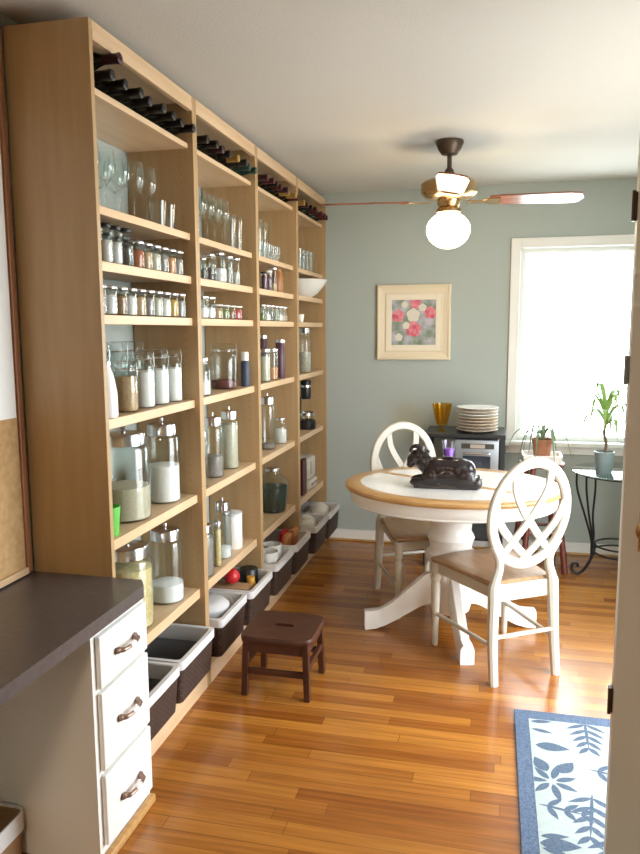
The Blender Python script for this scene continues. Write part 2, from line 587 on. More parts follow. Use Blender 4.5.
def obj(name, bm, mats, parent=None, smooth=True, loc=None, ang=40):
    me = bm if isinstance(bm, bpy.types.Mesh) else mesh(name, bm, mats, smooth, ang)
    o = bpy.data.objects.new(name, me)
    if parent is not None:
        o.parent = parent
    if loc is not None:
        o.location = loc
    COL.objects.link(o)
    return o


def tag(o, label, cat, group=None):
    o['label'] = label
    o['category'] = cat
    if group:
        o['group'] = group
    return o


def thing(name, label, cat, loc=(0, 0, 0), rz=0.0, group=None):
    o = bpy.data.objects.new(name, None)
    o.empty_display_size = 0.05
    o.location = loc
    o.rotation_euler = (0, 0, rz)
    COL.objects.link(o)
    return tag(o, label, cat, group)


def struct(name, bm, mats, parent=None, smooth=False):
    o = obj(name, bm, mats, parent, smooth)
    o['kind'] = 'structure'
    return o


def dup(src, loc, label, rz=None, group=None):
    r = src.copy()
    COL.objects.link(r)
    r.location = loc
    if rz is not None:
        r.rotation_euler = (0, 0, rz)
    r['label'] = label
    if group:
        r['group'] = group
    for ch in list(src.children):
        c = ch.copy()
        COL.objects.link(c)
        c.parent = r
        for g in list(ch.children):
            d = g.copy()
            COL.objects.link(d)
            d.parent = c
    return r


def NB():
    return bmesh.new()


# ------------------------------------------------------------------ the room
T = 0.12
bm = NB(); box(bm, XL - T, XR + T, YF - T, YB + T, -0.1, 0.0); struct('floor', bm, M['floor'])
bm = NB(); box(bm, XL - T, XR + T, YF - T, YB + T, CEIL, CEIL + 0.1); struct('ceiling', bm, M['ceiling'])
bm = NB(); box(bm, XL - T, XL, YF - T, YB + T, 0, CEIL); struct('wall_left', bm, M['wall'])
# back wall with its window opening
WX0, WX1, WZ0, WZ1 = 0.151, 0.955, 0.765, 2.03
bm = NB()
box(bm, XL, WX0, YB, YB + T, 0, CEIL); box(bm, WX1, XR + T, YB, YB + T, 0, CEIL)
box(bm, WX0, WX1, YB, YB + T, 0, WZ0); box(bm, WX0, WX1, YB, YB + T, WZ1, CEIL)
struct('wall_back', bm, M['wall'])
# right wall with the open outside doorway
DY0, DY1, DZ = 1.985, 3.45, 2.06
bm = NB()
box(bm, XR, XR + T, YF, DY0, 0, CEIL); box(bm, XR, XR + T, DY1, YB, 0, CEIL); box(bm, XR, XR + T, DY0, DY1, DZ, CEIL)
struct('wall_right', bm, M['wall'])
# wall behind the camera
bm = NB(); box(bm, XL, XR, YF - T, YF, 0, CEIL); struct('wall_front', bm, M['kitchen'])
bm = NB(); box(bm, XR + T, 9, -8, 12, -0.12, -0.06); struct('ground', bm, M['ground'])

# back window: casing, stool, sash and pane
bm = NB()
w0 = WX0 - 0.062; w1 = WX1 + 0.062
box(bm, w0, WX0, YB - 0.02, YB, WZ0 - 0.03, WZ1 + 0.065, 0.004)
box(bm, WX1, w1, YB - 0.02, YB, WZ0 - 0.03, WZ1 + 0.065, 0.004)
box(bm, WX0, WX1, YB - 0.02, YB, WZ1, WZ1 + 0.065, 0.004)
win = struct('window_1', bm, M['trim'])
bm = NB(); box(bm, w0 - 0.02, w1 + 0.02, YB - 0.055, YB + 0.02, WZ0 - 0.03, WZ0, 0.005)
box(bm, w0, w1, YB - 0.018, YB, WZ0 - 0.085, WZ0 - 0.03, 0.004)
obj('window_sill', bm, M['trim'], win, False)
bm = NB()
for a, b, c, d in ((WX0, WX0 + 0.035, WZ0, WZ1), (WX1 - 0.035, WX1, WZ0, WZ1), (WX0 + 0.035, WX1 - 0.035, WZ0, WZ0 + 0.03), (WX0 + 0.035, WX1 - 0.035, WZ1 - 0.03, WZ1)):
    box(bm, a, b, YB + 0.04, YB + 0.075, c, d)
obj('sash', bm, M['trim'], win, False)
bm = NB(); box(bm, WX0 + 0.0351, WX1 - 0.0351, YB + 0.055, YB + 0.06, WZ0 + 0.0301, WZ1 - 0.0301)
obj('glass_pane', bm, M['pane'], win, False)

bm = NB(); box(bm, -1.14, XR, YB - 0.014, YB, 0.0, 0.078, 0.003); struct('baseboard_back', bm, M['trim'])
bm = NB(); box(bm, -1.14, XR, YB - 0.026, YB - 0.014, 0.0, 0.014, 0.003); struct('trim_1', bm, M['oak'])
bm = NB(); box(bm, XR - 0.014, XR, DY1 + 0.07, YB - 0.026, 0.0, 0.078, 0.003); struct('baseboard_right', bm, M['trim'])
bm = NB()
box(bm, XR - 0.018, XR, DY1, DY1 + 0.065, 0, DZ + 0.065, 0.004)
box(bm, XR - 0.018, XR, DY0, DY1, DZ, DZ + 0.065, 0.004)
struct('trim_2', bm, M['trim'])

# the outside door, swung open across the room
DX0, DYc = 0.3265, 1.951
door_bm = NB()
box(door_bm, 0, 0.765, -0.018, 0.018, 0.022, 2.03, 0.002)
door = struct('door_1', door_bm, M['door'])
door.location = (DX0, DYc, 0)
door.rotation_euler = (0, 0, math.radians(-1.0))
bm = NB()
for s in (-1, 1):
    for z0, z1 in ((0.25, 0.80), (1.0, 1.52), (1.68, 1.92)):
        y = s * 0.018
        for a, b, c, d in ((0.11, 0.66, z0, z0 + 0.02), (0.11, 0.66, z1 - 0.02, z1), (0.11, 0.13, z0, z1), (0.64, 0.66, z0, z1)):
            box(bm, a, b, min(y, y + s * 0.006), max(y, y + s * 0.006), c, d, 0.002)
obj('panel_moulding', bm, M['door'], door, False)
bm = NB()
for z in (1.565, 1.645):
    box(bm, 0.0, 0.765, -0.026, -0.018, z - 0.008, z + 0.008, 0.003)
obj('cross_rail', bm, M['trim'], door, False)
for s in (-1, 1):
    bm = NB()
    mx = Matrix.Rotation(PI / 2 * -s, 3, 'X') if False else Matrix.Rotation(PI / 2 if s < 0 else -PI / 2, 3, 'X')
    lathe(bm, [(0, 0), (0.030, 0), (0.030, 0.006), (0.012, 0.012), (0.011, 0.03), (0.020, 0.036), (0.027, 0.046), (0.027, 0.056), (0.018, 0.064), (0, 0.066)],
          (0.062, s * 0.0205, 1.0), 20, mtx=mx)
    box(bm, 0.040, 0.084, min(s * 0.018, s * 0.0205), max(s * 0.018, s * 0.0205), 0.945, 1.055, 0.001)
    obj('knob', bm, M['brass'], door)
for z, c in ((1.80, 'bronze'), (1.405, 'silver'), (0.535, 'bronze')):
    bm = NB()
    box(bm, -0.010, 0.000, -0.012, 0.012, z - 0.034, z + 0.034, 0.001)
    tube(bm, [(-0.009, -0.014, z - 0.036), (-0.009, -0.014, z + 0.036)], 0.0045, 8)
    obj('edge_plate', bm, M[c], door)
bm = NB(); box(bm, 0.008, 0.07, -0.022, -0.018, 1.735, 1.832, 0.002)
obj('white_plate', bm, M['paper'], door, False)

# ------------------------------------------------------------------ bookcases
Y0, BW = 2.0074, 0.7589
XF = -1.155
XBK = XL + 0.004
SH = dict(W=2.227, A=1.887, B=1.7215, C=1.5585, D=1.2305, E=0.8385, F=0.436, K=0.105)
BAYS = ['nearest', 'second nearest', 'third nearest', 'farthest']


def make_bookcase(label):
    t = thing('bookcase', label, 'bookcase', (XF, Y0, 0), 0, 'row of four tall bookcases')
    D = XF - XBK          # depth
    for y in (0.0, BW - 0.0205):
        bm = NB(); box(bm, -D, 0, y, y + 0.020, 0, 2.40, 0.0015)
        obj('side_panel', bm, M['maple_side_shaded'], t, False)
    bm = NB(); box(bm, -D, -0.001, 0.0201, BW - 0.0206, 2.378, 2.3995); obj('top_panel', bm, M['maple'], t, False)
    bm = NB(); box(bm, -0.020, 0.0, 0.0201, BW - 0.0206, 2.346, 2.3775, 0.001); obj('header', bm, M['maple'], t, False)
    for k, th in (('W', 0.020), ('A', 0.026), ('B', 0.030), ('C', 0.030), ('D', 0.032), ('E', 0.034), ('F', 0.040)):
        z = SH[k]
        bm = NB()
        box(bm, -D, -0.040, 0.0202, BW - 0.0207, z - 0.019, z)
        box(bm, -0.040, -0.022, 0.0202, BW - 0.0207, z - th, z, 0.002)
        obj('shelf', bm, M['maple'], t, False)
    bm = NB(); box(bm, -D, -0.001, 0.0202, BW - 0.0207, SH['K'] - 0.02, SH['K']); obj('bottom_shelf', bm, M['maple'], t, False)
    bm = NB(); box(bm, -0.018, 0.0, 0.0202, BW - 0.0207, 0.0, SH['K'] - 0.0205); obj('kick_board', bm, M['maple'], t, False)
    return t


case0 = make_bookcase('nearest tall maple bookcase, holding the widest glass canisters')
for b, lab in ((1, 'second tall maple bookcase from the camera, behind the brown step stool'),
               (2, 'third tall maple bookcase from the camera, with the dark green filled jar'),
               (3, 'farthest tall maple bookcase against the back wall, with the white bowl')):
    dup(case0, (XF, Y0 + b * BW, 0), lab)

# ------------------------------------------------------------------ desk and drawers
bm = NB()
out = [(XL + 0.003, 0.75), (-1.022, 0.75), (-1.022, 1.955), (-1.05, 2.0), (XL + 0.003, 2.0)]
prism(bm, out, 0.701, 0.74)
tag(obj('desk_top', bm, M['laminate'], None, False), 'dark charcoal laminate desk top meeting the bookcase side', 'desk top')
ch = thing('drawer_unit', 'white three-drawer unit under the dark desk top', 'drawers', (-1.05, 1.692, 0))
ch.scale = (1, 1.10, 1)
bm = NB(); box(bm, -0.385, -0.016, 0.0, 0.278, 0.0, 0.70); obj('carcass', bm, M['white'], ch, False)
bm = NB()
box(bm, -0.016, 0, 0, 0.026, 0.0, 0.70); box(bm, -0.016, 0, 0.262, 0.278, 0.0, 0.70)
for z0, z1 in ((0.0, 0.060), (0.257, 0.283), (0.503, 0.527), (0.668, 0.70)):
    box(bm, -0.016, -0.0005, 0.026, 0.262, z0, z1)
obj('face_frame', bm, M['white'], ch, False)
bm = NB(); box(bm, 0.0005, 0.022, 0.0, 0.278, 0.0, 0.028, 0.006); obj('base_trim', bm, M['oak'], ch)
for z0, z1, hz in ((0.052, 0.264, 0.150), (0.278, 0.510, 0.395), (0.522, 0.675, 0.600)):
    bm = NB(); box(bm, 0.0005, 0.016, 0.018, 0.270, z0, z1, 0.004)
    d = obj('drawer', bm, M['white'], ch, False)
    bm = NB()
    tube(bm, smooth_path([(0.0165, 0.144 - 0.052, hz), (0.024, 0.144 - 0.044, hz), (0.038, 0.144 - 0.034, hz), (0.042, 0.144, hz), (0.038, 0.144 + 0.034, hz), (0.024, 0.144 + 0.044, hz), (0.0165, 0.144 + 0.052, hz)], 4), [0.010] * 5 + [0.008] * 3 + [0.006] * 9 + [0.008] * 3 + [0.010] * 5, 8)
    h = obj('handle', bm, M['antique'], d)
    bm = NB(); ellipsoid(bm, (0.042, 0.144, hz), (0.008, 0.018, 0.009), n=12)
    obj('ceramic_grip', bm, M['porcelain'], h)['label'] = 'white ceramic middle of the handle'

# waste bin at the lower left
wb = thing('waste_bin', 'brown bin with a white bag folded over its rim, beside the drawer unit', 'bin', (-1.335, 1.60, 0))
def rrect(hx, hy, r, n=5):
    o = []
    for cx, cy, a in ((hx - r, hy - r, 0), (-hx + r, hy - r, 90), (-hx + r, -hy + r, 180), (hx - r, -hy + r, 270)):
        for k in range(n + 1):
            q = math.radians(a + 90 * k / n)
            o.append((cx + r * math.cos(q), cy + r * math.sin(q)))
    return o
def shell(bm, o0, o1, z0, z1, th=0.006, mi=0, bottom=True):
    """open-topped tapering bin wall with an inside"""
    n = len(o0)
    sc = lambda o, d: [(x - d * (1 if x > 0 else -1), y - d * (1 if y > 0 else -1)) for x, y in o]
    L = [[bm.verts.new((x, y, z)) for x, y in o] for o, z in ((o0, z0), (o1, z1), (sc(o1, th), z1), (sc(o0, th), z0 + th))]
    for a, b in zip(L, L[1:]):
        for k in range(n):
            bm.faces.new((a[k], a[(k + 1) % n], b[(k + 1) % n], b[k])).material_index = mi
    if bottom:
        bm.faces.new(L[0][::-1]).material_index = mi
        bm.faces.new(L[3]).material_index = mi
    return L
bm = NB(); shell(bm, rrect(0.058, 0.070, 0.03), rrect(0.060, 0.080, 0.03), 0.0, 0.148); obj('bin_body', bm, M['cardboard'], wb)
bm = NB()
shell(bm, rrect(0.063, 0.083, 0.03), rrect(0.063, 0.083, 0.03), 0.10, 0.156, 0.004, bottom=False)
tube(bm, smooth_path([(0.063, -0.06, 0.15), (0.067, -0.07, 0.09), (0.066, -0.075, 0.03), (0.062, -0.073, 0.008)], 5), 0.012, 8, flat=0.6)
obj('bag_cuff', bm, M['bag'], wb)

# board on the left wall
cb = thing('notice_board', 'cork notice board in a thin red-oak frame above the desk', 'notice board', (XL, 1.5, 0.745))
bm = NB(); box(bm, 0.001, 0.008, -0.50, 0.462, 0.02, 1.655); obj('cork_panel', bm, M['cork'], cb, False)
bm = NB()
box(bm, 0.001, 0.016, 0.462, 0.486, 0.0, 1.68, 0.003); box(bm, 0.001, 0.016, -0.524, -0.50, 0, 1.68, 0.003)
box(bm, 0.001, 0.016, -0.50, 0.462, 1.655, 1.68, 0.003)
obj('frame', bm, M['frame_wood'], cb, False)
bm = NB(); box(bm, 0.001, 0.020, -0.50, 0.462, 0.0, 0.022, 0.003); obj('bottom_rail', bm, M['maple'], cb, False)
bm = NB(); box(bm, XL + 0.0085, XL + 0.011, 1.10, 1.955, 1.245, 2.17)
tag(obj('paper_sheet', bm, M['paper'], None, False), 'large white sheet pinned to the cork notice board', 'sheet')

# ------------------------------------------------------------------ wine bottles in the top row
ORD = ['first', 'second', 'third', 'fourth', 'fifth', 'sixth', 'seventh', 'eighth', 'ninth', 'tenth', 'eleventh']
BN = ['nearest', 'second', 'third', 'farthest']
MX = Matrix.Rotation(PI / 2, 3, 'Y')
bott_mesh = {}
def bottle(b, i, y, x=-1.425, z=None, glass='bottle', cap='cap_black', extra=''):
    z = SH['W'] + 0.0376 if z is None else z
    names = dict(cap_black='black', cap_red='dark red', cap_gold='gold', cap_purple='plum', cap_green='dark green')
    lab = '%s-capped wine bottle lying %s%s from the near end, %s bookcase' % (names[cap], 'on top, ' if extra else '', ORD[i] if not extra else 'second', BN[b])
    t = thing('wine_bottle', lab, 'wine bottle', (x, y, z), 0, 'wine bottles in the top row')
    if glass not in bott_mesh:
        bm = NB(); lathe(bm, [(0, 0.006), (0.030, 0.0), (0.0365, 0.006), (0.037, 0.175), (0.033, 0.195), (0.020, 0.222), (0.0150, 0.238), (0.0145, 0.250), (0, 0.250)], n=18, mtx=MX)
        bott_mesh[glass] = mesh('body', bm, M[glass])
    if cap not in bott_mesh:
        bm = NB(); lathe(bm, [(0.0152, 0.240), (0.0155, 0.285), (0.0165, 0.287), (0.0165, 0.296), (0.014, 0.298), (0, 0.298)], n=14, mtx=MX)
        bott_mesh[cap] = mesh('capsule', bm, M[cap])
    obj('body', bott_mesh[glass], None, t)
    obj('capsule', bott_mesh[cap], None, t)
caps = [['cap_black'] * 8,
        ['cap_black', 'cap_black', 'cap_purple', 'cap_black', 'cap_gold', 'cap_black', 'cap_green', 'cap_green'],
        ['cap_purple', 'cap_red', 'cap_black', 'cap_red', 'cap_purple', 'cap_gold', 'cap_gold', 'cap_red'],
        ['cap_gold', 'cap_purple', 'cap_black', 'cap_red', 'cap_purple', 'cap_red', 'cap_red', 'cap_red']]
for b in range(4):
    for i in range(8):
        bottle(b, i, Y0 + b * BW + 0.080 + i * 0.0855, -1.430 + random.uniform(0, 0.02), None,
               'bottle_green' if (b == 1 and i > 5) or (b == 3 and i % 3 == 0) else 'bottle', caps[b][i])
# one more lying in the groove on top, in the nearest bookcase
bottle(0, 1, Y0 + 0.080 + 0.5 * 0.0855, -1.42, SH['W'] + 0.0376 + 0.0612, 'bottle', 'cap_purple', extra='top')

# ------------------------------------------------------------------ glass jars and other shelf goods
JM = {}
def cached(key, build, mats):
    if key not in JM:
        bm = NB(); build(bm)
        JM[key] = mesh(key[0], bm, mats)
    return JM[key]
SHELFNAME = dict(A='second shelf', B='third shelf', C='fourth shelf', D='fifth shelf', E='sixth shelf', F='seventh shelf')
used = {}
def where(b, s):
    return '%s down, %s bookcase' % (SHELFNAME[s], BN[b])

def jar(b, s, x, y, r, h, what, fill=None, frac=0.7, lid='metal', shape='straight', name='glass_jar', cat='jar', group=None, glass='glass', sq=False):
    z = SH[s]
    t = thing(name, '%s, %s' % (what, where(b, s)), cat, (x, Y0 + b * BW + y, z + 0.0004), 0, group)
    n = 8 if sq else 22
    hb = h * {'canister': 0.80, 'clamp': 0.88}.get(shape, 0.90)
    th = 0.0025
    if shape == 'shoulder':
        prof = [(r * .9, 0), (r, .006), (r, hb * .70), (r * .95, hb * .76), (r * .70, hb * .88), (r * .68, hb)]
    elif shape == 'canister':
        prof = [(r * .93, 0), (r, .008), (r, hb * .93), (r * .96, hb * .97), (r * .78, hb)]
    elif shape == 'clamp':
        prof = [(r * .9, 0), (r, .008), (r, hb * .82), (r * .9, hb * .90), (r * .80, hb * .93), (r * .80, hb)]
    elif shape == 'flare':
        prof = [(r * .75, 0), (r * .8, .006), (r, hb * .6), (r * 1.0, hb * .74), (r * .55, hb * .9), (r * .4, hb)]
    else:
        prof = [(r * .92, 0), (r, .005), (r, hb * .94), (r * .93, hb)]
    inner = [(max(q - th, .001), max(zz, th)) for q, zz in prof][::-1]
    obj('glass_body', cached(('glass_body', round(r, 4), round(h, 4), shape, glass, n), lambda bm: lathe(bm, [(0, 0)] + prof + inner + [(0, th)], n=n), M[glass]), None, t)
    if fill:
        ri = r - th - .0012
        ht = hb * frac
        if shape == 'flare':
            pf = [(0, .004), (r * .75 - .004, .004), (r * .8 - .004, .008), (r * .93 - .003, ht), (0, ht + .004)]
        elif shape in ('shoulder', 'clamp') and frac > .72:
            pf = [(0, .004), (ri * .9, .004), (ri, .01), (ri, hb * .72), (ri * .85, ht), (0, ht + .004)]
        else:
            pf = [(0, .004), (ri * .9, .004), (ri, .009), (ri, ht - .003), (ri * .9, ht), (0, ht + .006)]
        obj('contents', cached(('contents', round(r, 4), round(h, 4), shape, fill, frac, n), lambda bm: lathe(bm, pf, n=n), M[fill]), None, t)
    rl = r * {'shoulder': .74, 'canister': .84, 'clamp': .84, 'flare': .46}.get(shape, 1.0)
    if lid == 'dome':
        def lb(bm):
            hl = h - hb
            lathe(bm, [(0, hb), (rl, hb + .001), (rl, hb + hl * .55), (rl * .96, hb + hl * .64), (rl * .5, hb + hl * .72), (rl * .12, hb + hl * .74),
                       (rl * .08, hb + hl * .80), (rl * .13, hb + hl * .92), (rl * .10, h), (0, h)], n=n)
        obj('lid', cached(('lid', round(r, 4), round(h, 4), 'dome'), lb, M['chrome']), None, t)
    elif lid == 'clamp':
        def lb(bm):
            lathe(bm, [(0, hb + .0005), (rl, hb + .0005), (rl * 1.03, hb + .004), (rl * 1.0, hb + .010), (rl * .7, h - .002), (0, h)], n=n)
        obj('lid', cached(('lid', round(r, 4), round(h, 4), 'clampg'), lb, M[glass]), None, t)
        def wb_(bm):
            tube(bm, [(rl * 1.06 * math.cos(2 * PI * k / 24), rl * 1.06 * math.sin(2 * PI * k / 24), hb - .004) for k in range(24)], .0016, 6, closed=True)
            tube(bm, smooth_path([(rl * 1.06, 0, hb - .004), (rl * 1.2, 0, hb + .006), (rl * 1.2, 0, hb - .03), (rl * 1.12, 0, hb - .045)], 4), .0016, 6)
            tube(bm, smooth_path([(-rl * 1.06, 0, hb - .004), (-rl * 1.08, 0, h), (0, 0, h + .002), (rl * 1.08, 0, h), (rl * 1.15, 0, hb)], 4), .0014, 6)
        obj('wire_clamp', cached(('wire_clamp', round(r, 4), round(h, 4)), wb_, M['chrome']), None, t)
    elif lid:
        mm = dict(metal='chrome', black='black', white='porcelain', brass='brass', red='red_thing')[lid]
        obj('lid', cached(('lid', round(r, 4), round(h, 4), shape, mm, n), lambda bm: lathe(bm, [(0, hb + .0004), (rl, hb + .0004), (rl * 1.02, hb + .002), (rl * 1.02, h - .002), (rl * .97, h), (0, h)], n=n), M[mm]), None, t)
    return t

def solid(b, s, x, y, what, name, cat, parts, group=None):
    """parts: list of (part name, profile, material)"""
    t = thing(name, '%s, %s' % (what, where(b, s)), cat, (x, Y0 + b * BW + y, SH[s] + 0.0004), 0, group)
    for pn, pf, mm in parts:
        bm = NB(); lathe(bm, pf, n=24); obj(pn, bm, M[mm], t)
    return t

def stem_glass(h, r):
    return lambda bm: lathe(bm, [(0, 0), (r * .85, 0), (r * .85, .002), (r * .2, .006), (.0035, .012), (.0035, h * .42), (r * .35, h * .47), (r * .85, h * .6), (r, h * .75), (r * .86, h),
                                 (r * .84, h), (r * .97, h * .75), (r * .8, h * .61), (0, h * .475)], n=20)
def tumbler(h, r):
    return lambda bm: lathe(bm, [(0, 0), (r * .72, 0), (r * .76, .004), (r, h), (r * .96, h), (r * .7, .008), (0, .008)], n=20)
def glassware(b, x, y, kind, h, r, what, group):
    me = cached(('bowl_and_stem' if kind == 'stem' else 'tumbler', h, r), stem_glass(h, r) if kind == 'stem' else tumbler(h, r), M['glass'])
    o = obj('wine_glass' if kind == 'stem' else 'drinking_glass', me, None, None, loc=(x, Y0 + b * BW + y, SH['A'] + .0004))
    tag(o, '%s, %s' % (what, where(b, 'A')), 'glass', group)

# second shelf: glassware
for i, y in enumerate((.09, .185, .285, .385, .48)):
    glassware(0, -1.228, y, 'stem', .195, .036, 'clear stemmed wine glass %s from near end of front row' % ORD[i], 'front row wine glasses, nearest bookcase')
for i, y in enumerate((.13, .235, .335, .435)):
    glassware(0, -1.330, y, 'stem', .215, .038, 'clear stemmed wine glass %s from near end of back row' % ORD[i], 'back row wine glasses, nearest bookcase')
for i, y in enumerate((.565, .645)):
    glassware(0, -1.228, y, 'tumbler', .095, .033, '%s clear glass tumbler past the stemmed glasses' % ('nearer' if i == 0 else 'farther'), 'short tumblers, nearest bookcase')
for i, y in enumerate((.20, .29, .38, .47)):
    glassware(1, -1.228, y, 'stem', .205, .036, 'clear tall wine glass %s from near end of front row' % ORD[i], 'front row wine glasses, second bookcase')
for i, y in enumerate((.15, .25, .35)):
    glassware(1, -1.330, y, 'stem', .215, .038, 'clear tall wine glass %s from near end of back row' % ORD[i], 'back row wine glasses, second bookcase')
for i, y in enumerate((.56, .655)):
    glassware(1, -1.226, y, 'tumbler', .16, .034, '%s straight clear beer glass past the wine glasses' % ('nearer' if i == 0 else 'farther'), 'beer glasses, second bookcase')
for i, y in enumerate((.22, .30, .38, .46, .54)):
    glassware(2, -1.226, y, 'tumbler', .085, .033, 'small clear tumbler %s from near end of front row' % ORD[i], 'front row tumblers, third bookcase')
for i, y in enumerate((.30, .40, .50, .60)):
    glassware(2, -1.320, y, 'tumbler', .235, .040, 'tall clear glass %s from near end of back row' % ORD[i], 'tall back row glasses, third bookcase')
for i, (x, y) in enumerate(((-1.23, .30), (-1.23, .395), (-1.23, .49), (-1.23, .585))):
    glassware(3, x, y, 'tumbler', .135, .040, 'bluish clear tumbler %s from near end of front row' % ORD[i], 'front row tumblers, farthest bookcase')
for i, (x, y) in enumerate(((-1.33, .35), (-1.33, .45), (-1.33, .55))):
    glassware(3, x, y, 'tumbler', .15, .040, 'bluish clear tumbler %s from near end of back row' % ORD[i], 'back row tumblers, farthest bookcase')

# third shelf
for i, (y, f) in enumerate(((.145, 'salt'), (.208, 'salt'), (.275, 'pepper'))):
    jar(0, 'B', -1.213, y, .0245 if i < 2 else .028, .125, 'tall black-capped spice jar %s from the near end' % ORD[i], f, .62, 'black', 'shoulder', 'spice_jar', group='tall black-capped spice jars')
for i, (y, f) in enumerate(((.352, 'paprika'), (.418, 'oats'), (.484, 'rice'), (.550, 'greygrain'), (.616, 'apricot'), (.682, 'greygrain'))):
    jar(0, 'B', -1.215, y, .030, .092, 'squat glass spice jar %s after the black-capped jars' % ORD[i], f, .74, 'metal', name='spice_jar', group='squat spice jars, third shelf of nearest bookcase')
for i, (y, f) in enumerate(((.20, 'cumin'), (.30, 'pepper'), (.40, 'paprika'), (.50, 'herbs'))):
    jar(0, 'B', -1.30, y, .034, .115, 'spice jar %s from the near end of back row' % ORD[i], f, .6, 'black', name='spice_jar', group='back row spice jars, third shelf of nearest bookcase')
for i, (y, r, h, f, l) in enumerate(((.19, .030, .092, None, 'metal'), (.275, .036, .118, 'pepper', 'metal'), (.385, .042, .135, 'salt', 'metal'), (.50, .030, .130, 'greygrain', 'metal'), (.60, .030, .130, 'beans', 'metal'))):
    jar(1, 'B', -1.222, y, r, h, ('empty-looking' if f is None else {'pepper': 'dark-filled', 'salt': 'white-filled widest', 'greygrain': 'grey-filled slim', 'beans': 'speckled slim'}[f]) + ' glass jar %s from the near end' % ORD[i], f, .5, l, 'shoulder' if i < 3 else 'straight', group='glass jars, third shelf of second bookcase')
jar(2, 'B', -1.205, .255, .018, .095, 'plum-coloured small jar nearest the camera', 'purple', .9, 'black')
jar(2, 'B', -1.205, .335, .020, .107, 'white-lidded plum jar beside the tall glass jar', 'purple', .85, 'white')
jar(2, 'B', -1.21, .435, .024, .133, 'tall clear jar next to the brown bottle', 'oats', .35, 'metal')
solid(2, 'B', -1.218, .545, 'tall amber-brown stoneware bottle', 'bottle', 'bottle',
      [('body', [(0, 0), (.030, 0), (.034, .006), (.034, .09), (.026, .110), (.024, .120)], 'brown_tin'), ('stopper', [(0, .1205), (.021, .1205), (.021, .131), (0, .131)], 'oats')])
bm = NB(); lathe(bm, [(0, 0), (.055, 0), (.06, .004), (.10, .03), (.142, .078), (.166, .118), (.163, .120), (.137, .080), (.095, .036), (.05, .012), (0, .010)], n=36)
tag(obj('serving_bowl', bm, M['porcelain'], None, loc=(-1.266, Y0 + 3 * BW + .54, SH['B'] + .0004)), 'large white serving bowl, third shelf down in the farthest bookcase', 'bowl')

# fourth shelf: rows of small jars
spices = ['greygrain', 'salt', 'cumin', 'salt', 'oats', 'greygrain', 'rice', 'salt', 'turmeric', 'greygrain']
for i in range(10):
    jar(0, 'C', -1.213, .082 + i * .0672, .0305, .092, 'silver-lidded glass spice jar %s in the long row' % ORD[i], spices[i], .8, 'metal', name='spice_jar', group='row of ten spice jars, nearest bookcase')
for i, y in enumerate((.165, .245)):
    jar(1, 'C', -1.216, y, .034, .093, 'clear glass jar with silver lid %s from the near end' % ORD[i], 'salt', .55, 'metal', group='silver-lidded jars, fourth shelf of second bookcase')
for i, (y, f, n) in enumerate(((.335, 'oats', 'tan'), (.42, 'herbs', 'green'), (.505, 'cumin', 'brown'), (.59, 'red_thing', 'red'))):
    jar(1, 'C', -1.213, y, .030, .064, 'low white-lidded pot with %s contents' % n, f, .8, 'white', name='spice_pot', group='low white-lidded pots')
for i in range(6):
    jar(2, 'C', -1.214, .225 + i * .082, .030, .085, 'small clear glass jar %s from the near end' % ORD[i], ['herbs', 'salt', 'pepper', 'herbs', 'salt', 'oats'][i], .45, 'metal', group='six small jars, fourth shelf of third bookcase')
solid(3, 'C', -1.21, .26, 'small white ceramic cup', 'cup', 'cup', [('body', [(0, 0), (.018, 0), (.024, .05), (.022, .05), (.016, .004), (0, .004)], 'porcelain')])

# fifth shelf
solid(0, 'D', -1.218, .120, 'pale tapered ceramic bottle at the near end', 'bottle', 'bottle',
      [('body', [(0, 0), (.034, 0), (.036, .006), (.035, .08), (.026, .135), (.017, .160), (.016, .168)], 'porcelain'), ('stopper', [(0, .1685), (.018, .1685), (.018, .179), (0, .179)], 'chrome')])
jar(0, 'D', -1.236, .285, .042, .172, 'wide-mouth clamp jar of brown oats', 'oats', .80, 'clamp', 'clamp', group='clamp jars on the fifth shelf')
for i, y in enumerate((.425, .545, .665)):
    jar(0, 'D', -1.240, y, .042, .205, 'clamp-lid jar of white flour %s after the oats jar' % ORD[i], 'flour', .74, 'clamp', 'clamp', group='clamp jars on the fifth shelf')
for i, y in enumerate((.30, .43, .56)):
    jar(0, 'D', -1.350, y, .046, .235, 'tall clamp jar %s from the near end of back row' % ORD[i], 'greygrain', .5, 'clamp', 'clamp', group='back row clamp jars')
jar(1, 'D', -1.228, .175, .042, .163, 'clear glass jar with white contents at near end', 'salt', .45, 'metal', 'shoulder')
jar(1, 'D', -1.262, .54, .066, .215, 'big rounded glass jar with dark red beans at the bottom', 'red_beans', .22, 'clamp', 'clamp')
solid(1, 'D', -1.21, .695, 'slim navy-labelled bottle with white cap', 'bottle', 'bottle',
      [('body', [(0, 0), (.021, 0), (.022, .004), (.022, .118), (.017, .128)], 'blue_label'), ('cap', [(0, .1285), (.019, .1285), (.019, .170), (.017, .172), (0, .172)], 'porcelain')])
jar(2, 'D', -1.22, .285, .034, .178, 'jar of pale yellow flakes nearest the camera', 'rice', .85, 'metal')
jar(2, 'D', -1.22, .425, .036, .176, 'jar with apricot-coloured contents', 'apricot', .45, 'metal')
for i, (x, y, h) in enumerate(((-1.21, .56, .226), (-1.33, .60, .25))):
    solid(2, 'D', x, y, 'tall plum tin with silver rim %s' % ('near the shelf edge' if i == 0 else 'at the back'), 'tin', 'tin',
          [('body', [(0, 0), (.027, 0), (.028, .003), (.028, h - .022), (.027, h - .02)], 'purple_tin'), ('lid', [(0, h - .0195), (.029, h - .0195), (.029, h - .002), (.026, h), (0, h)], 'chrome')], 'plum tins')
jar(3, 'D', -1.226, .42, .046, .292, 'tall glass jar of pale dried beans', 'beans', .52, 'metal', 'clamp')

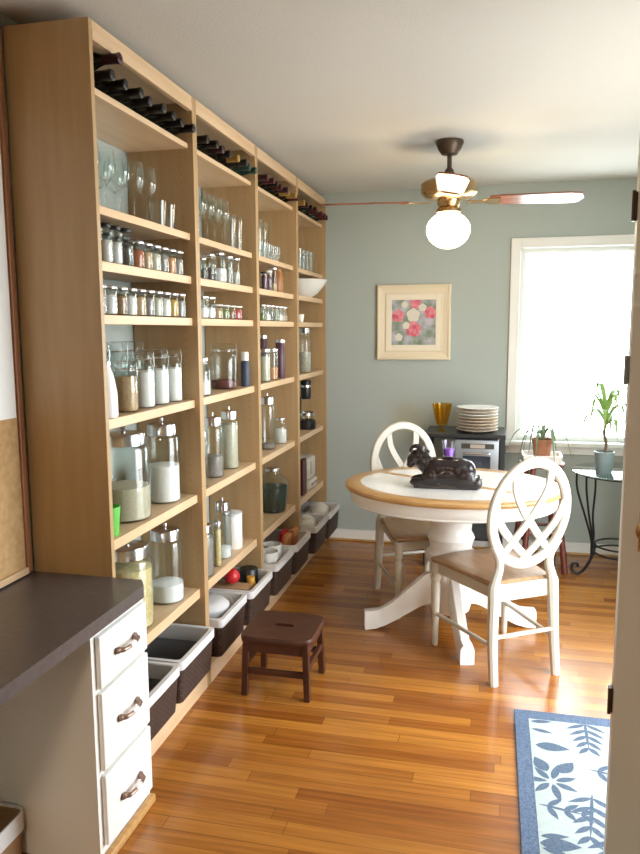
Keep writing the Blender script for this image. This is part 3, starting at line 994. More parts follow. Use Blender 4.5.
# sixth shelf: big canisters
jar(0, 'E', -1.280, .330, .091, .335, 'largest glass canister, part full of beige grain', 'beige_grain', .46, 'dome', 'canister', 'glass_canister', 'canister', 'steel-lidded glass canisters')
jar(0, 'E', -1.262, .605, .067, .332, 'tall glass canister of white flour behind the beige grain', 'flour', .56, 'dome', 'canister', 'glass_canister', 'canister', 'steel-lidded glass canisters')
solid(0, 'E', -1.220, .110, 'bright green plastic cup at the near end', 'cup', 'cup', [('body', [(0, 0), (.026, 0), (.028, .003), (.036, .098), (.034, .098), (.026, .005), (0, .005)], 'green_cup')])
jar(1, 'E', -1.222, .120, .036, .26, 'slim empty glass canister at the near end', None, .5, 'dome', 'canister', 'glass_canister', 'canister', 'steel-lidded glass canisters')
jar(1, 'E', -1.250, .345, .047, .298, 'tall glass canister of greyish grain in the middle', 'greygrain', .42, 'dome', 'canister', 'glass_canister', 'canister', 'steel-lidded glass canisters')
jar(1, 'E', -1.252, .565, .045, .303, 'tall glass canister full of pale rice', 'rice', .9, 'dome', 'canister', 'glass_canister', 'canister', 'steel-lidded glass canisters')
jar(2, 'E', -1.245, .405, .045, .318, 'tall nearly empty glass canister', 'greygrain', .12, 'dome', 'canister', 'glass_canister', 'canister', 'steel-lidded glass canisters')
jar(2, 'E', -1.232, .620, .038, .152, 'short glass jar with creamy white contents', 'flour', .62, 'metal', 'shoulder')

# seventh shelf
jar(0, 'F', -1.278, .325, .087, .325, 'wide glass canister packed with yellow pasta', 'pasta', .86, 'dome', 'canister', 'glass_canister', 'canister', 'steel-lidded glass canisters')
jar(0, 'F', -1.256, .592, .069, .315, 'glass canister with white sugar in the bottom', 'sugar', .30, 'dome', 'canister', 'glass_canister', 'canister', 'steel-lidded glass canisters')
jar(1, 'F', -1.230, .145, .049, .245, 'glass canister of grey-brown grain at the near end', 'greygrain', .9, 'dome', 'canister', 'glass_canister', 'canister', 'steel-lidded glass canisters')
jar(1, 'F', -1.212, .275, .020, .21, 'narrow glass jar of cream spaghetti', 'pasta', .9, 'metal', group=None)
jar(1, 'F', -1.234, .405, .041, .29, 'slender glass canister with a little white powder', 'sugar', .22, 'dome', 'canister', 'glass_canister', 'canister', 'steel-lidded glass canisters')
jar(1, 'F', -1.345, .330, .058, .30, 'wide glass canister standing at the back', 'greygrain', .3, 'dome', 'canister', 'glass_canister', 'canister', 'steel-lidded glass canisters')
solid(1, 'F', -1.245, .565, 'round white lidded storage crock', 'crock', 'crock',
      [('body', [(0, 0), (.045, 0), (.048, .004), (.048, .165), (.046, .168)], 'porcelain'), ('lid', [(0, .1685), (.049, .1685), (.049, .180), (.02, .188), (0, .19)], 'grey_plastic')])
jar(2, 'F', -1.268, .560, .098, .272, 'steel-capped wide jar filled dark green', 'dark_leaf', .62, 'dome', 'flare', 'glass_canister', 'canister', 'steel-lidded glass canisters')

# coffee maker and white appliance in the farthest bookcase
cm = thing('coffee_maker', 'black and glass coffee maker, %s' % where(3, 'E'), 'coffee maker', (-1.245, Y0 + 3 * BW + .52, SH['E'] + .0004))
bm = NB(); lathe(bm, [(0, 0), (.064, 0), (.067, .006), (.067, .055), (.060, .062), (.056, .062), (.056, .050), (0, .05)], n=28); obj('base', bm, M['black'], cm)
bm = NB(); lathe(bm, [(0, .0505), (.055, .0505), (.058, .09), (.052, .118), (.050, .118), (.055, .09), (.052, .054), (0, .054)], n=28); obj('carafe', bm, M['glass'], cm)
bm = NB(); lathe(bm, [(.052, .090), (.060, .091), (.060, .112), (.052, .113)], n=28); obj('steel_band', bm, M['chrome'], cm)
bm = NB(); box(bm, -.062, -.040, -.03, .03, .05, .22, .004); obj('column', bm, M['black'], cm)
bm = NB(); lathe(bm, [(0, .205), (.030, .205), (.036, .225), (.036, .325), (.032, .332), (0, .332)], n=24); obj('brew_head', bm, M['black'], cm)
bm = NB(); lathe(bm, [(.0365, .285), (.038, .286), (.038, .300), (.0365, .301)], n=24); obj('ring', bm, M['chrome'], cm)
ap = thing('countertop_appliance', 'cream boxy countertop appliance with dark slots, %s' % where(3, 'F'), 'appliance', (-1.275, Y0 + 3 * BW + .50, SH['F'] + .0004))
bm = NB(); box(bm, -.09, .078, -.10, .10, .065, .215, .018); obj('housing', bm, M['appliance_white'], ap)
bm = NB(); box(bm, -.095, .086, -.105, .105, .0, .062, .012); obj('base', bm, M['appliance_white'], ap)
bm = NB(); box(bm, .0785, .081, -.055, -.048, .10, .19); box(bm, .0865, .089, -.07, -.01, .026, .034); box(bm, .0865, .089, .02, .08, .026, .034); obj('slot', bm, M['black'], ap, False)
bm = NB(); box(bm, -.014, .014, -.05, .05, 0, .235, .003)
tag(obj('book', bm, M['red_thing'] if False else M['cap_red'], None, False, loc=(-1.205, Y0 + 3 * BW + .265, SH['F'] + .0004)), 'thin dark red book beside the cream appliance in the farthest bookcase', 'book')

# ------------------------------------------------------------------ baskets on the bottom shelf
def make_basket(label):
    t = thing('storage_basket', label, 'basket', (0, 0, 0), 0, 'wicker baskets on the bottom shelf')
    bm = NB(); shell(bm, rrect(.150, .155, .02), rrect(.162, .165, .02), 0, .165, .010); obj('wicker_body', bm, M['wicker'], t)
    bm = NB()
    shell(bm, rrect(.1655, .1685, .021), rrect(.1660, .1690, .021), .138, .174, .016, bottom=False)
    shell(bm, rrect(.136, .141, .02), rrect(.1495, .1525, .02), .0115, .172, .003)
    obj('cloth_liner', bm, M['liner'], t)
    return t
bk0 = None
BL = ['nearest white-lined wicker basket, half hidden behind the drawers', 'second white-lined wicker basket, beside the near drawers basket',
      'white-lined wicker basket holding the pale round container', 'white-lined wicker basket behind the brown step stool',
      'white-lined wicker basket holding two white mugs', 'white-lined wicker basket holding orange packets',
      'white-lined wicker basket holding a grey cloth bundle', 'farthest white-lined wicker basket by the back wall']
XB = -1.245
bpos = []
for b in range(4):
    for k in range(2):
        i = b * 2 + k
        dx = [-0.024, -0.026, -0.024, -0.006, -0.004, 0.006, 0.022, 0.03][i]
        bpos.append((XB + dx, Y0 + b * BW + .204 + k * .350, SH['K'] + .0006))
for i, p in enumerate(bpos):
    if bk0 is None:
        bk0 = make_basket(BL[0]); bk0.location = p
    else:
        dup(bk0, p, BL[i])

def inbasket(i, name, label, cat, build, m_, dx=0, dy=0, z=.0152, smooth=True):
    bm = NB(); build(bm)
    p = bpos[i]
    return tag(obj(name, bm, m_, None, smooth, loc=(p[0] + dx, p[1] + dy, p[2] + z)), label, cat)
inbasket(0, 'storage_box', 'black lidded box inside the nearest wicker basket', 'box', lambda bm: box(bm, -.13, .13, -.12, .12, 0, .12, .01), M['black'])
inbasket(1, 'storage_box', 'black lidded box inside the second wicker basket', 'box', lambda bm: box(bm, -.13, .13, -.12, .12, 0, .115, .01), M['blackwood'])
inbasket(2, 'food_container', 'pale grey round container standing in a wicker basket', 'container',
         lambda bm: lathe(bm, [(0, 0), (.075, 0), (.085, .01), (.098, .150), (.102, .152), (.102, .162), (.085, .178), (.05, .184), (0, .185)], n=32), M['grey_plastic'], .03, -.01)
inbasket(2, 'plate', 'white plate standing on edge behind the pale round container', 'plate',
         lambda bm: lathe(bm, [(0, -.004), (.06, -.004), (.085, .006), (.085, .01), (.058, .001), (0, .001)], n=28, mtx=Matrix.Rotation(PI / 2 - .25, 3, 'X'), c=(0, 0, .083)), M['porcelain'], .04, .118)
inbasket(3, 'red_ball', 'bright red round thing in the wicker basket behind the stool', 'ball', lambda bm: ellipsoid(bm, (0, 0, .088), (.040, .040, .038)), M['red_thing'], .03, -.080, z=.0152 + .111)
inbasket(3, 'storage_box', 'brown box under the red round thing in its basket', 'box', lambda bm: box(bm, -.12, .12, -.12, -.03, 0, .155, .006), M['cardboard'], 0, -.005)
inbasket(3, 'jar_lid', 'black round tin beside the amber jar in the basket', 'tin', lambda bm: lathe(bm, [(0, 0), (.045, 0), (.047, .004), (.047, .185), (.043, .19), (0, .19)], n=24), M['black'], .06, .085)
inbasket(3, 'amber_jar', 'amber-yellow jar in the wicker basket behind the stool', 'jar', lambda bm: lathe(bm, [(0, 0), (.026, 0), (.028, .004), (.028, .13), (.020, .15), (.02, .175), (0, .175)], n=20), M['amber_thing'], .100, .0)
for k, (dx, dy) in enumerate(((.08, -.06), (.06, .07))):
    inbasket(4, 'mug', '%s of two white mugs standing in a wicker basket' % ('nearer' if k == 0 else 'farther'), 'mug',
             lambda bm: (lathe(bm, [(0, 0), (.042, 0), (.050, .01), (.055, .20), (.051, .20), (.046, .012), (0, .012)], n=24)), M['porcelain'], dx, dy)['group'] = 'white mugs in the basket'
for k, (dx, dy, mm) in enumerate(((.07, -.07, 'orange_thing'), (.03, .0, 'red_thing'), (.075, .075, 'orange_thing'))):
    inbasket(5, 'food_packet', ['nearer orange packet in the basket', 'red packet between the two orange packets', 'farther orange packet in the basket'][k], 'packet',
             lambda bm: obox(bm, Vector((0, 0, .105)), (.035, .10, .19), Matrix.Rotation(.12, 3, 'Y'), .008), M[mm], dx, dy)
def bundle(bm):
    ellipsoid(bm, (0, 0, .075), (.10, .11, .074)); ellipsoid(bm, (.03, -.04, .12), (.07, .06, .06)); ellipsoid(bm, (.0, .06, .125), (.08, .06, .055))
inbasket(6, 'cloth_bundle', 'grey-white cloth bundle in a wicker basket', 'cloth', bundle, M['cloth'], .03, 0)
inbasket(7, 'cloth_bundle', 'off-white folded cloth in the farthest wicker basket', 'cloth', bundle, M['cloth'], .03, 0)

# ------------------------------------------------------------------ step stool
ss = thing('step_stool', 'dark walnut step stool with a hand slot, in front of the bookcases', 'stool', (-.845, 2.855, 0))
def slot_top(bm, hx, hy, sx, sy, z0, z1):
    n = 40
    inner = [(sx * math.copysign(abs(math.cos(a)) ** .7, math.cos(a)), sy * math.copysign(abs(math.sin(a)) ** .7, math.sin(a))) for a in (2 * PI * k / n for k in range(n))]
    outer = []
    for k in range(n):
        a = 2 * PI * k / n
        c, s_ = math.cos(a), math.sin(a)
        q = 1 / ((abs(c / hx)) ** 8 + (abs(s_ / hy)) ** 8) ** (1 / 8)
        outer.append((q * c, q * s_))
    e = .006
    L = [[bm.verts.new((x, y, z)) for x, y in o] for o, z in ((inner, z1), ([(x * .97, y * .97) for x, y in outer], z1), (outer, z1 - e), (outer, z0 + e), ([(x * .98, y * .98) for x, y in outer], z0), (inner, z0))]
    for a, b in zip(L, L[1:] + L[:1]):
        for k in range(n):
            bm.faces.new((a[k], a[(k + 1) % n], b[(k + 1) % n], b[k]))
bm = NB(); slot_top(bm, .155, .150, .045, .014, .232, .262); obj('top', bm, M['stool'], ss)
for sx in (-1, 1):
    for sy in (-1, 1):
        bm = NB(); obox(bm, Vector((sx * .131, sy * .127, .116)), (.026, .026, .233), Matrix.Rotation(-sx * .035, 3, 'Y') @ Matrix.Rotation(sy * .035, 3, 'X'), .003); obj('leg', bm, M['stool'], ss, False)
bm = NB()
for sx in (-1, 1):
    box(bm, sx * .126 - .010, sx * .126 + .010, -.112, .112, .190, .231, .002)
for sy in (-1, 1):
    box(bm, -.114, .114, sy * .123 - .010, sy * .123 + .010, .190, .231, .002)
obj('apron', bm, M['stool'], ss, False)
for sy in (-1, 1):
    bm = NB(); box(bm, -.118, .118, sy * .128 - .009, sy * .128 + .009, .095, .120, .003); obj('stretcher', bm, M['stool'], ss, False)
for sx in (-1, 1):
    bm = NB(); box(bm, sx * .132 - .009, sx * .132 + .009, -.114, .114, .12, .145, .003); obj('stretcher', bm, M['stool'], ss, False)

# ------------------------------------------------------------------ dining table
TC = (-.190, 3.622)
tb = thing('dining_table', 'oval white pedestal dining table with oak rim and tile top', 'table', (*TC, 0))
TA, TBB = .535, .450
def oval_rings(bm, prof, n=80, close=True):
    R_ = []
    for d, z in prof:
        if d is None:
            R_.append([bm.verts.new((0, 0, z))])
        else:
            R_.append([bm.verts.new(((TA - d) * math.cos(2 * PI * k / n), (TBB - d) * math.sin(2 * PI * k / n), z)) for k in range(n)])
    for a, b in zip(R_, R_[1:] + ([R_[0]] if close else [])):
        for k in range(n):
            if len(a) == 1:
                bm.faces.new((a[0], b[(k + 1) % n], b[k]))
            elif len(b) == 1:
                bm.faces.new((a[k], a[(k + 1) % n], b[0]))
            else:
                bm.faces.new((a[k], a[(k + 1) % n], b[(k + 1) % n], b[k]))
bm = NB(); oval_rings(bm, [(.078, .720), (.018, .720), (.005, .725), (0, .735), (.003, .744), (.012, .7495), (.078, .7495)]); obj('oak_rim', bm, M['oak'], tb)
bm = NB(); oval_rings(bm, [(None, .720), (.0785, .720), (.0785, .7497), (None, .7497)], close=False); obj('tile_inlay', bm, M['tile'], tb)
bm = NB(); obox(bm, Vector((0, 0, .7499)), (.84, .040, .0024), Matrix.Rotation(math.radians(-28.4), 3, 'Z')); obj('oak_strip', bm, M['oak'], tb, False)
bm = NB(); oval_rings(bm, [(.055, .655), (.034, .655), (.029, .660), (.031, .668), (.026, .675), (.026, .7195), (.055, .7195)]); obj('apron', bm, M['white'], tb)
bm = NB(); lathe(bm, [(0, .085), (.070, .085), (.098, .10), (.106, .13), (.106, .345), (.112, .36), (.124, .368), (.128, .385), (.124, .402), (.110, .410), (.104, .425), (.108, .45), (.118, .475), (.112, .49),
                      (.100, .51), (.104, .55), (.122, .60), (.15, .645), (.16, .665), (.16, .7195), (0, .7195)], n=40); obj('pedestal', bm, M['white'], tb)
for k in range(4):
    a = math.radians(14 + 90 * k)
    bm = NB()
    prof = smooth_path([(.06, .215, 0), (.13, .205, 0), (.21, .150, 0), (.29, .092, 0), (.36, .056, 0), (.435, .046, 0)], 5)
    hh = [.085, .076, .062, .050, .045, .046]
    rings = []
    n = len(prof)
    for i, p in enumerate(prof):
        f = i / (n - 1) * 5
        j = min(int(f), 4)
        h_ = hh[j] + (hh[j + 1] - hh[j]) * (f - j)
        w_ = .030 - .004 * f / 5 + (.006 if i > n - 6 else 0)
        zlo = max(p.y - h_, 0.0)
        ring = []
        for u, v in ((1, -.8), (1, .55), (.6, 1), (-.6, 1), (-1, .55), (-1, -.8)):
            zz = p.y + v * h_ if v > 0 else zlo
            q = Vector((p.x, u * w_, zz))
            q.rotate(Matrix.Rotation(a, 3, 'Z'))
            ring.append(bm.verts.new(q))
        rings.append(ring)
    for r1, r2 in zip(rings, rings[1:]):
        for i in range(6):
            bm.faces.new((r1[i], r1[(i + 1) % 6], r2[(i + 1) % 6], r2[i]))
    bm.faces.new(rings[0][::-1]); bm.faces.new(rings[-1])
    obj('foot', bm, M['white'], tb, ang=50)

# ------------------------------------------------------------------ dining chairs
def make_chair(label):
    t = thing('dining_chair', label, 'chair', (0, 0, 0), 0, 'two matching dining chairs')
    SZ = .440
    # seat: front wide, rear narrow, dished edge
    bm = NB()
    o = [(-.150, -.222), (.150, -.222), (.222, .16), (.216, .195), (.10, .222), (0, .228), (-.10, .222), (-.216, .195), (-.222, .16)]
    L = []
    for s_, z in ((.93, SZ - .024), (1.0, SZ - .016), (1.0, SZ - .006), (.965, SZ), (.6, SZ - .004)):
        L.append([bm.verts.new((x * s_, y * s_, z)) for x, y in o])
    bm.faces.new(L[0][::-1]); bm.faces.new(L[-1])
    for a, b in zip(L, L[1:]):
        for k in range(len(o)):
            bm.faces.new((a[k], a[(k + 1) % len(o)], b[(k + 1) % len(o)], b[k]))
    obj('seat', bm, M['seatwood'], t)
    # rails below the seat
    bm = NB()
    box(bm, -.135, .135, -.236, -.224, SZ - .086, SZ - .012, .003)
    box(bm, -.176, .176, .174, .190, SZ - .075, SZ - .025, .003)
    for s_ in (-1, 1):
        c = Vector((s_ * .162, -.02, SZ - .052))
        obox(bm, c, (.014, .365, .050), Matrix.Rotation(-s_ * .145, 3, 'Z'), .003)
    obj('seat_rail', bm, M['cream'], t, False)
    # front legs, turned
    for s_ in (-1, 1):
        bm = NB(); lathe(bm, [(0, 0), (.012, 0), (.0135, .01), (.020, .22), (.022, .30), (.016, .315), (.024, .33), (.024, .345), (.018, .355), (.024, .37), (.024, .416), (0, .416)], (s_ * .194, .184, 0), 14)
        obj('front_leg', bm, M['cream'], t)
    # rear legs run up past the seat to the oval back
    def back(u, v, d):
        z = .735 + v
        return Vector((u, -.262 - (z - .735) * .13 + d, z))
    for s_ in (-1, 1):
        bm = NB()
        path = smooth_path([(s_ * .158, -.268, 0), (s_ * .156, -.248, .18), (s_ * .150, -.240, .36), (s_ * .146, -.236, .43), (s_ * .126, -.236, .50), (s_ * .130, -.240, .545), (s_ * .160, -.247, .60)], 5)
        rr = []
        for i in range(len(path)):
            z = path[i].z
            rr.append(.019 + .006 * min(z / .4, 1) if z < .44 else .0215 - .004 * min((z - .44) / .1, 1))
        rings = []
        for p, r_ in zip(path, rr):
            rings.append([bm.verts.new(p + Vector((cx * r_ * .95, cy * r_ * .85, 0))) for cx, cy in ((1, .5), (.5, 1), (-.5, 1), (-1, .5), (-1, -.5), (-.5, -1), (.5, -1), (1, -.5))])
        for a, b in zip(rings, rings[1:]):
            for k in range(8):
                bm.faces.new((a[k], a[(k + 1) % 8], b[(k + 1) % 8], b[k]))
        bm.faces.new(rings[0][::-1]); bm.faces.new(rings[-1])
        obj('rear_leg', bm, M['cream'], t)
    A, B_ = .182, .224
    bm = NB(); ribbon(bm, [(A * math.cos(2 * PI * k / 56), B_ * math.sin(2 * PI * k / 56)) for k in range(56)], .043, .026, back, True)
    obj('oval_frame', bm, M['cream'], t)
    lat = [[(-.46, .84), (-.40, .45), (-.12, .02), (.22, -.35), (.60, -.74)],
           [(-.93, .22), (-.72, -.20), (-.30, -.60), (.12, -.94)]]
    for i, c in enumerate(lat):
        for s_ in (-1, 1):
            p2 = [(p.x, p.y) for p in smooth_path([(s_ * u * A, v * B_, 0) for u, v in c], 6)]
            dz = (.003 if s_ > 0 else -.003)
            bm = NB(); ribbon(bm, p2, .035, .014, lambda u, v, d: back(u, v, d + dz)); obj('back_slat', bm, M['cream'], t)
    for s_ in (-1, 1):
        bm = NB(); tube(bm, [(s_ * .193, .172, .16), (s_ * .156, -.248, .165)], .0095, 8); obj('side_stretcher', bm, M['cream'], t)
    bm = NB(); tube(bm, [(-.150, -.252, .205), (.150, -.252, .205)], .0095, 8); obj('rear_stretcher', bm, M['cream'], t)
    return t
ch1 = make_chair('cream dining chair with oval lattice back, nearer, its back to the camera')
ch1.location = (.018, 3.340, 0)
ch1.rotation_euler = (0, 0, math.radians(33))
ch2 = dup(ch1, (-.374, 3.930, 0), 'cream oval-backed dining chair behind the table, facing the camera', math.radians(208))

# ------------------------------------------------------------------ carved animal with candle
bm = NB()
E_ = lambda c, r, m_=None: ellipsoid(bm, Vector(c), r, m_)
RY = lambda a: Matrix.Rotation(math.radians(a), 3, 'Y')
E_((-.035, 0, .085), (.085, .058, .062)); E_((.055, 0, .082), (.082, .060, .064)); E_((.01, 0, .055), (.125, .064, .058)); E_((.01, 0, .095), (.10, .056, .052)); E_((.10, 0, .075), (.045, .052, .06))
E_((-.10, 0, .115), (.055, .040, .045), RY(35)); E_((-.135, 0, .150), (.038, .034, .032)); E_((-.165, 0, .128), (.024, .024, .030)); E_((-.172, 0, .105), (.018, .021, .018))
for s_ in (-1, 1):
    E_((-.120, s_ * .026, .182), (.020, .010, .018)); E_((-.098, s_ * .040, .165), (.022, .008, .012))
    E_((-.115, s_ * .036, .026), (.058, .022, .026)); E_((-.070, s_ * .042, .05), (.045, .022, .045)); E_((.135, s_ * .040, .028), (.040, .022, .028)); E_((.09, s_ * .048, .05), (.05, .02, .05))
tube(bm, smooth_path([(-.12, -.03, .185), (-.142, -.028, .198), (-.165, -.02, .188), (-.172, -.012, .168)], 5), .008, 8)
tube(bm, smooth_path([(-.12, .03, .185), (-.142, .028, .198), (-.165, .02, .188), (-.172, .012, .168)], 5), .008, 8)
box(bm, -.150, .150, -.055, .055, 0.0, .022)
box(bm, .135, .165, -.045, .045, .002, .055)
cv = obj('carved_ox', bm, M['carving'])
md = cv.modifiers.new('remesh', 'REMESH'); md.mode = 'VOXEL'; md.voxel_size = .005; md.use_smooth_shade = True
md2 = cv.modifiers.new('smooth', 'SMOOTH'); md2.iterations = 4; md2.factor = .5
cv.location = (-.215, 3.515, .7515)
cv.rotation_euler = (0, 0, math.radians(2))
tag(cv, 'dark carved wooden ox lying on the dining table', 'figurine')
vt = thing('votive_candle', 'clear glass votive with purple wax on the carved ox', 'candle', (-.203, 3.517, .8995))
bm = NB(); lathe(bm, [(0, 0), (.022, 0), (.026, .003), (.033, .078), (.031, .078), (.024, .006), (0, .006)], n=24); obj('holder', bm, M['votive'], vt)
bm = NB(); lathe(bm, [(0, .0065), (.0235, .0065), (.0275, .040), (0, .041)], n=24); obj('wax', bm, M['purple_wax'], vt)

# ------------------------------------------------------------------ black stand, microwave, plates, goblet
cs = thing('sideboard', 'low black open stand behind the far dining chair, against the back wall', 'stand', (-.17, 4.77, 0))
bm = NB(); box(bm, -.25, .25, -.19, .195, .835, .860, .004); obj('top', bm, M['blackwood'], cs, False)
bm = NB(); box(bm, -.215, .215, -.18, .185, .600, .620); obj('shelf', bm, M['blackwood'], cs, False)
bm = NB(); box(bm, -.215, .215, -.18, .185, .18, .20); obj('shelf', bm, M['blackwood'], cs, False)
for sx in (-1, 1):
    for sy in (-1, 1):
        bm = NB(); box(bm, sx * .232 - .016, sx * .232 + .016, sy * .170 - .016, sy * .170 + .016, 0, .8345, .003); obj('leg', bm, M['blackwood'], cs, False)
mw = thing('toaster_oven', 'silver toaster oven with dark door on the black stand shelf', 'oven', (-.093, 4.70, .6205))
bm = NB(); box(bm, -.134, .134, -.115, .17, .010, .205, .008); obj('housing', bm, M['silver'], mw)
bm = NB(); box(bm, -.085, .085, -.1185, -.1155, .022, .105, .003); obj('door', bm, M['darkwindow'], mw, False)
bm = NB(); box(bm, -.095, .105, -.1185, -.1155, .150, .182, .002); obj('control_panel', bm, M['display'], mw, False)
bm = NB(); box(bm, -.04, .05, -.1205, -.1190, .154, .178); obj('button_strip', bm, M['button_panel'], mw, False)
bm = NB(); tube(bm, smooth_path([(-.075, -.1155, .122), (-.07, -.14, .122), (.07, -.14, .122), (.075, -.1155, .122)], 5), .006, 8); obj('door_handle', bm, M['chrome'], mw)
bm = NB()
for sx in (-1, 1):
    for sy in (-.09, .14):
        lathe(bm, [(0, 0), (.012, 0), (.012, .0105), (0, .0105)], (sx * .1, sy, 0), 12)
obj('rubber_feet', bm, M['black'], mw)
plate_me = None
PL = ['bottom', 'second from bottom', 'third from bottom', 'fourth from bottom', 'fifth from bottom', 'third from top', 'second from top', 'top']
for i in range(8):
    bm = NB()
    if plate_me is None:
        lathe(bm, [(0, 0), (.078, 0), (.082, .002), (.122, .0150), (.131, .0165), (.131, .0200), (.120, .0190), (.080, .0065), (0, .0055)], n=40)
        plate_me = {}
        plate_me['w'] = mesh('plate', bm, M['porcelain']); plate_me['s'] = plate_me['w'].copy(); plate_me['s'].materials[0] = M['stoneware']
    o = obj('dinner_plate', plate_me['w' if i in (5, 7) else 's'], None, None, loc=(-.098, 4.74, .8604 + i * .0198))
    tag(o, '%s %s plate of the stack on the black stand' % (PL[i], 'white' if i in (5, 7) else 'tan'), 'plate', 'stack of dinner plates')
bm = NB(); lathe(bm, [(0, 0), (.036, 0), (.036, .004), (.012, .014), (.012, .030), (.034, .045), (.046, .09), (.064, .178), (.061, .178), (.043, .091), (.030, .05), (0, .046)], n=28)
tag(obj('goblet', bm, M['amber'], None, loc=(-.318, 4.70, .8604)), 'amber yellow glass goblet beside the stack of plates', 'goblet')

# ------------------------------------------------------------------ picture
pc = thing('framed_picture', 'square cream-framed print of pink flowers on the back wall', 'picture', (-.543, YB, 1.557))
bm = NB()
def sq(h, y):
    return [bm.verts.new((sx * h, y, sz * h * 1.015)) for sx, sz in ((-1, -1), (1, -1), (1, 1), (-1, 1))]
fr = [sq(h, y) for h, y in ((.250, -.001), (.250, -.024), (.244, -.029), (.236, -.029), (.230, -.024), (.196, -.018), (.190, -.022), (.186, -.022), (.1855, -.001))]
for a, b in zip(fr, fr[1:]):
    for k in range(4):
        bm.faces.new((a[k], a[(k + 1) % 4], b[(k + 1) % 4], b[k]))
obj('frame', bm, M['frame_cream'], pc, False)
bm = NB()
box(bm, -.185, .185, -.014, -.001, -.189, .189)
for a, b, c, d in ((-.186, -.150, -.190, .190), (.150, .186, -.190, .190), (-.150, .150, .152, .190), (-.150, .150, -.190, -.152)):
    box(bm, a, b, -.020, -.013, c, d, .003)
obj('mat_board', bm, M['matboard'], pc, False)
bm = NB()
box(bm, -.150, .150, -.0165, -.0142, -.152, .152)
for q_, (x, z, r, mi) in enumerate(((-.105, .045, .042, 1), (.0, -.045, .052, 1), (.115, .065, .040, 1), (.012, .128, .036, 1), (-.002, .05, .044, 2), (-.06, .12, .022, 2), (-.10, -.10, .026, 2), (.06, .10, .026, 2), (-.05, -.02, .024, 2))):
    vs = [bm.verts.new((max(-.149, min(.149, x + r * (1 + .09 * math.sin(5 * q)) * math.cos(q))), -.0167 - .00015 * q_, max(-.151, min(.151, z + r * (1 + .09 * math.sin(5 * q)) * math.sin(q))))) for q in (2 * PI * k / 24 for k in range(24))]
    bm.faces.new(vs).material_index = mi
obj('floral_print', bm, [M['print'], M['pink'], M['pale_petal']], pc, False)

# ------------------------------------------------------------------ ceiling fan
FX, FY = -.244, 3.842
fn = thing('ceiling_fan', 'four-bladed brass ceiling fan with a lit round globe', 'ceiling fan', (FX, FY, 0))
bm = NB(); lathe(bm, [(0, 2.4395), (.068, 2.4395), (.070, 2.43), (.058, 2.40), (.040, 2.375), (.018, 2.372), (0, 2.372)], n=28); obj('canopy', bm, M['bronze'], fn)
bm = NB(); tube(bm, [(0, 0, 2.373), (0, 0, 2.29)], .012, 12); lathe(bm, [(.012, 2.31), (.022, 2.30), (.028, 2.27), (.028, 2.258), (0, 2.258)], n=18); obj('downrod', bm, M['bronze'], fn)
bm = NB(); lathe(bm, [(0, 2.257), (.06, 2.257), (.125, 2.245), (.140, 2.232), (.140, 2.185), (.120, 2.165), (.06, 2.155), (0, 2.155)], n=40); obj('motor_housing', bm, M['brass'], fn)
for k in range(4):
    a = math.radians(90 * k + 5)
    R3 = Matrix.Rotation(a, 3, 'Z')
    pit = Matrix.Rotation(math.radians(-10), 3, 'X')
    bm = NB()
    o = [(.20, -.050), (.26, -.060), (.58, -.072), (.635, -.060), (.655, 0), (.635, .060), (.58, .072), (.26, .060), (.20, .050)]
    prism(bm, o, -.004, .004)
    bmesh.ops.transform(bm, matrix=Matrix.Translation((0, 0, 2.150)) @ (R3 @ pit).to_4x4(), verts=bm.verts[:])
    bl = obj('blade', bm, M['blade'], fn, False)
    bm = NB()
    prism(bm, [(.09, -.018), (.17, -.014), (.20, -.040), (.25, -.042), (.25, .042), (.20, .040), (.17, .014), (.09, .018)], -.010, -.0045)
    bmesh.ops.transform(bm, matrix=Matrix.Translation((0, 0, 2.150)) @ (R3 @ pit).to_4x4(), verts=bm.verts[:])
    obj('blade_bracket', bm, M['brass'], bl, False)
bm = NB(); lathe(bm, [(0, 2.154), (.06, 2.154), (.056, 2.13), (.050, 2.12), (.062, 2.108), (.062, 2.092), (.045, 2.088), (0, 2.088)], n=28); obj('light_fitting', bm, M['brass'], fn)
bm = NB()
gp = [(.048 , 2.087)] + [(.109 * math.sin(q), 2.008 + .108 * math.cos(q) * (0.82 if math.cos(q) > 0 else .86)) for q in (PI * (.17 + .83 * i / 14) for i in range(14))] + [(0, 2.008 - .108 * .86)]
lathe(bm, gp, n=32); obj('globe', bm, M['globe'], fn)

# ------------------------------------------------------------------ glass side table and plants
GT = (.772, 4.61)
gt = thing('side_table', 'round glass-topped side table with curled black iron legs', 'side table', (*GT, 0))
bm = NB(); lathe(bm, [(0, .652), (.292, .652), (.298, .655), (.298, .659), (.292, .662), (0, .662)], n=56); obj('glass_top', bm, M['tabletop_glass'], gt)
for k in range(3):
    a = math.radians(182 + 120 * k)
    R3 = Matrix.Rotation(a, 3, 'Z')
    bm = NB()
    tube(bm, [R3 @ Vector((.155, 0, .135)), R3 @ Vector((.155, 0, .215))], .016, 10)
    for r0, dy in ((.262, -.03), (.215, .03), (.160, .0)):
        pts = [(r0, dy, .646), (r0 - .004, dy * .9, .54), (r0 * .45 + .092, dy * .6, .38), (r0 * .2 + .122, dy * .3, .26), (.158, 0, .17)]
        tube(bm, [R3 @ p for p in smooth_path(pts, 6)], .0065, 8)
    pts = [(.150, 0, .18), (.165, 0, .11), (.20, 0, .04), (.238, 0, .0105), (.272, 0, .028), (.272, 0, .066), (.246, 0, .074), (.238, 0, .052)]
    tube(bm, [R3 @ p for p in smooth_path(pts, 6)], .0095, 8)
    obj('leg', bm, M['iron'], gt)
bm = NB()
for z, r in ((.20, .146), (.155, .150)):
    tube(bm, [(r * math.cos(2 * PI * k / 40), r * math.sin(2 * PI * k / 40), z) for k in range(40)], .006, 8, closed=True)
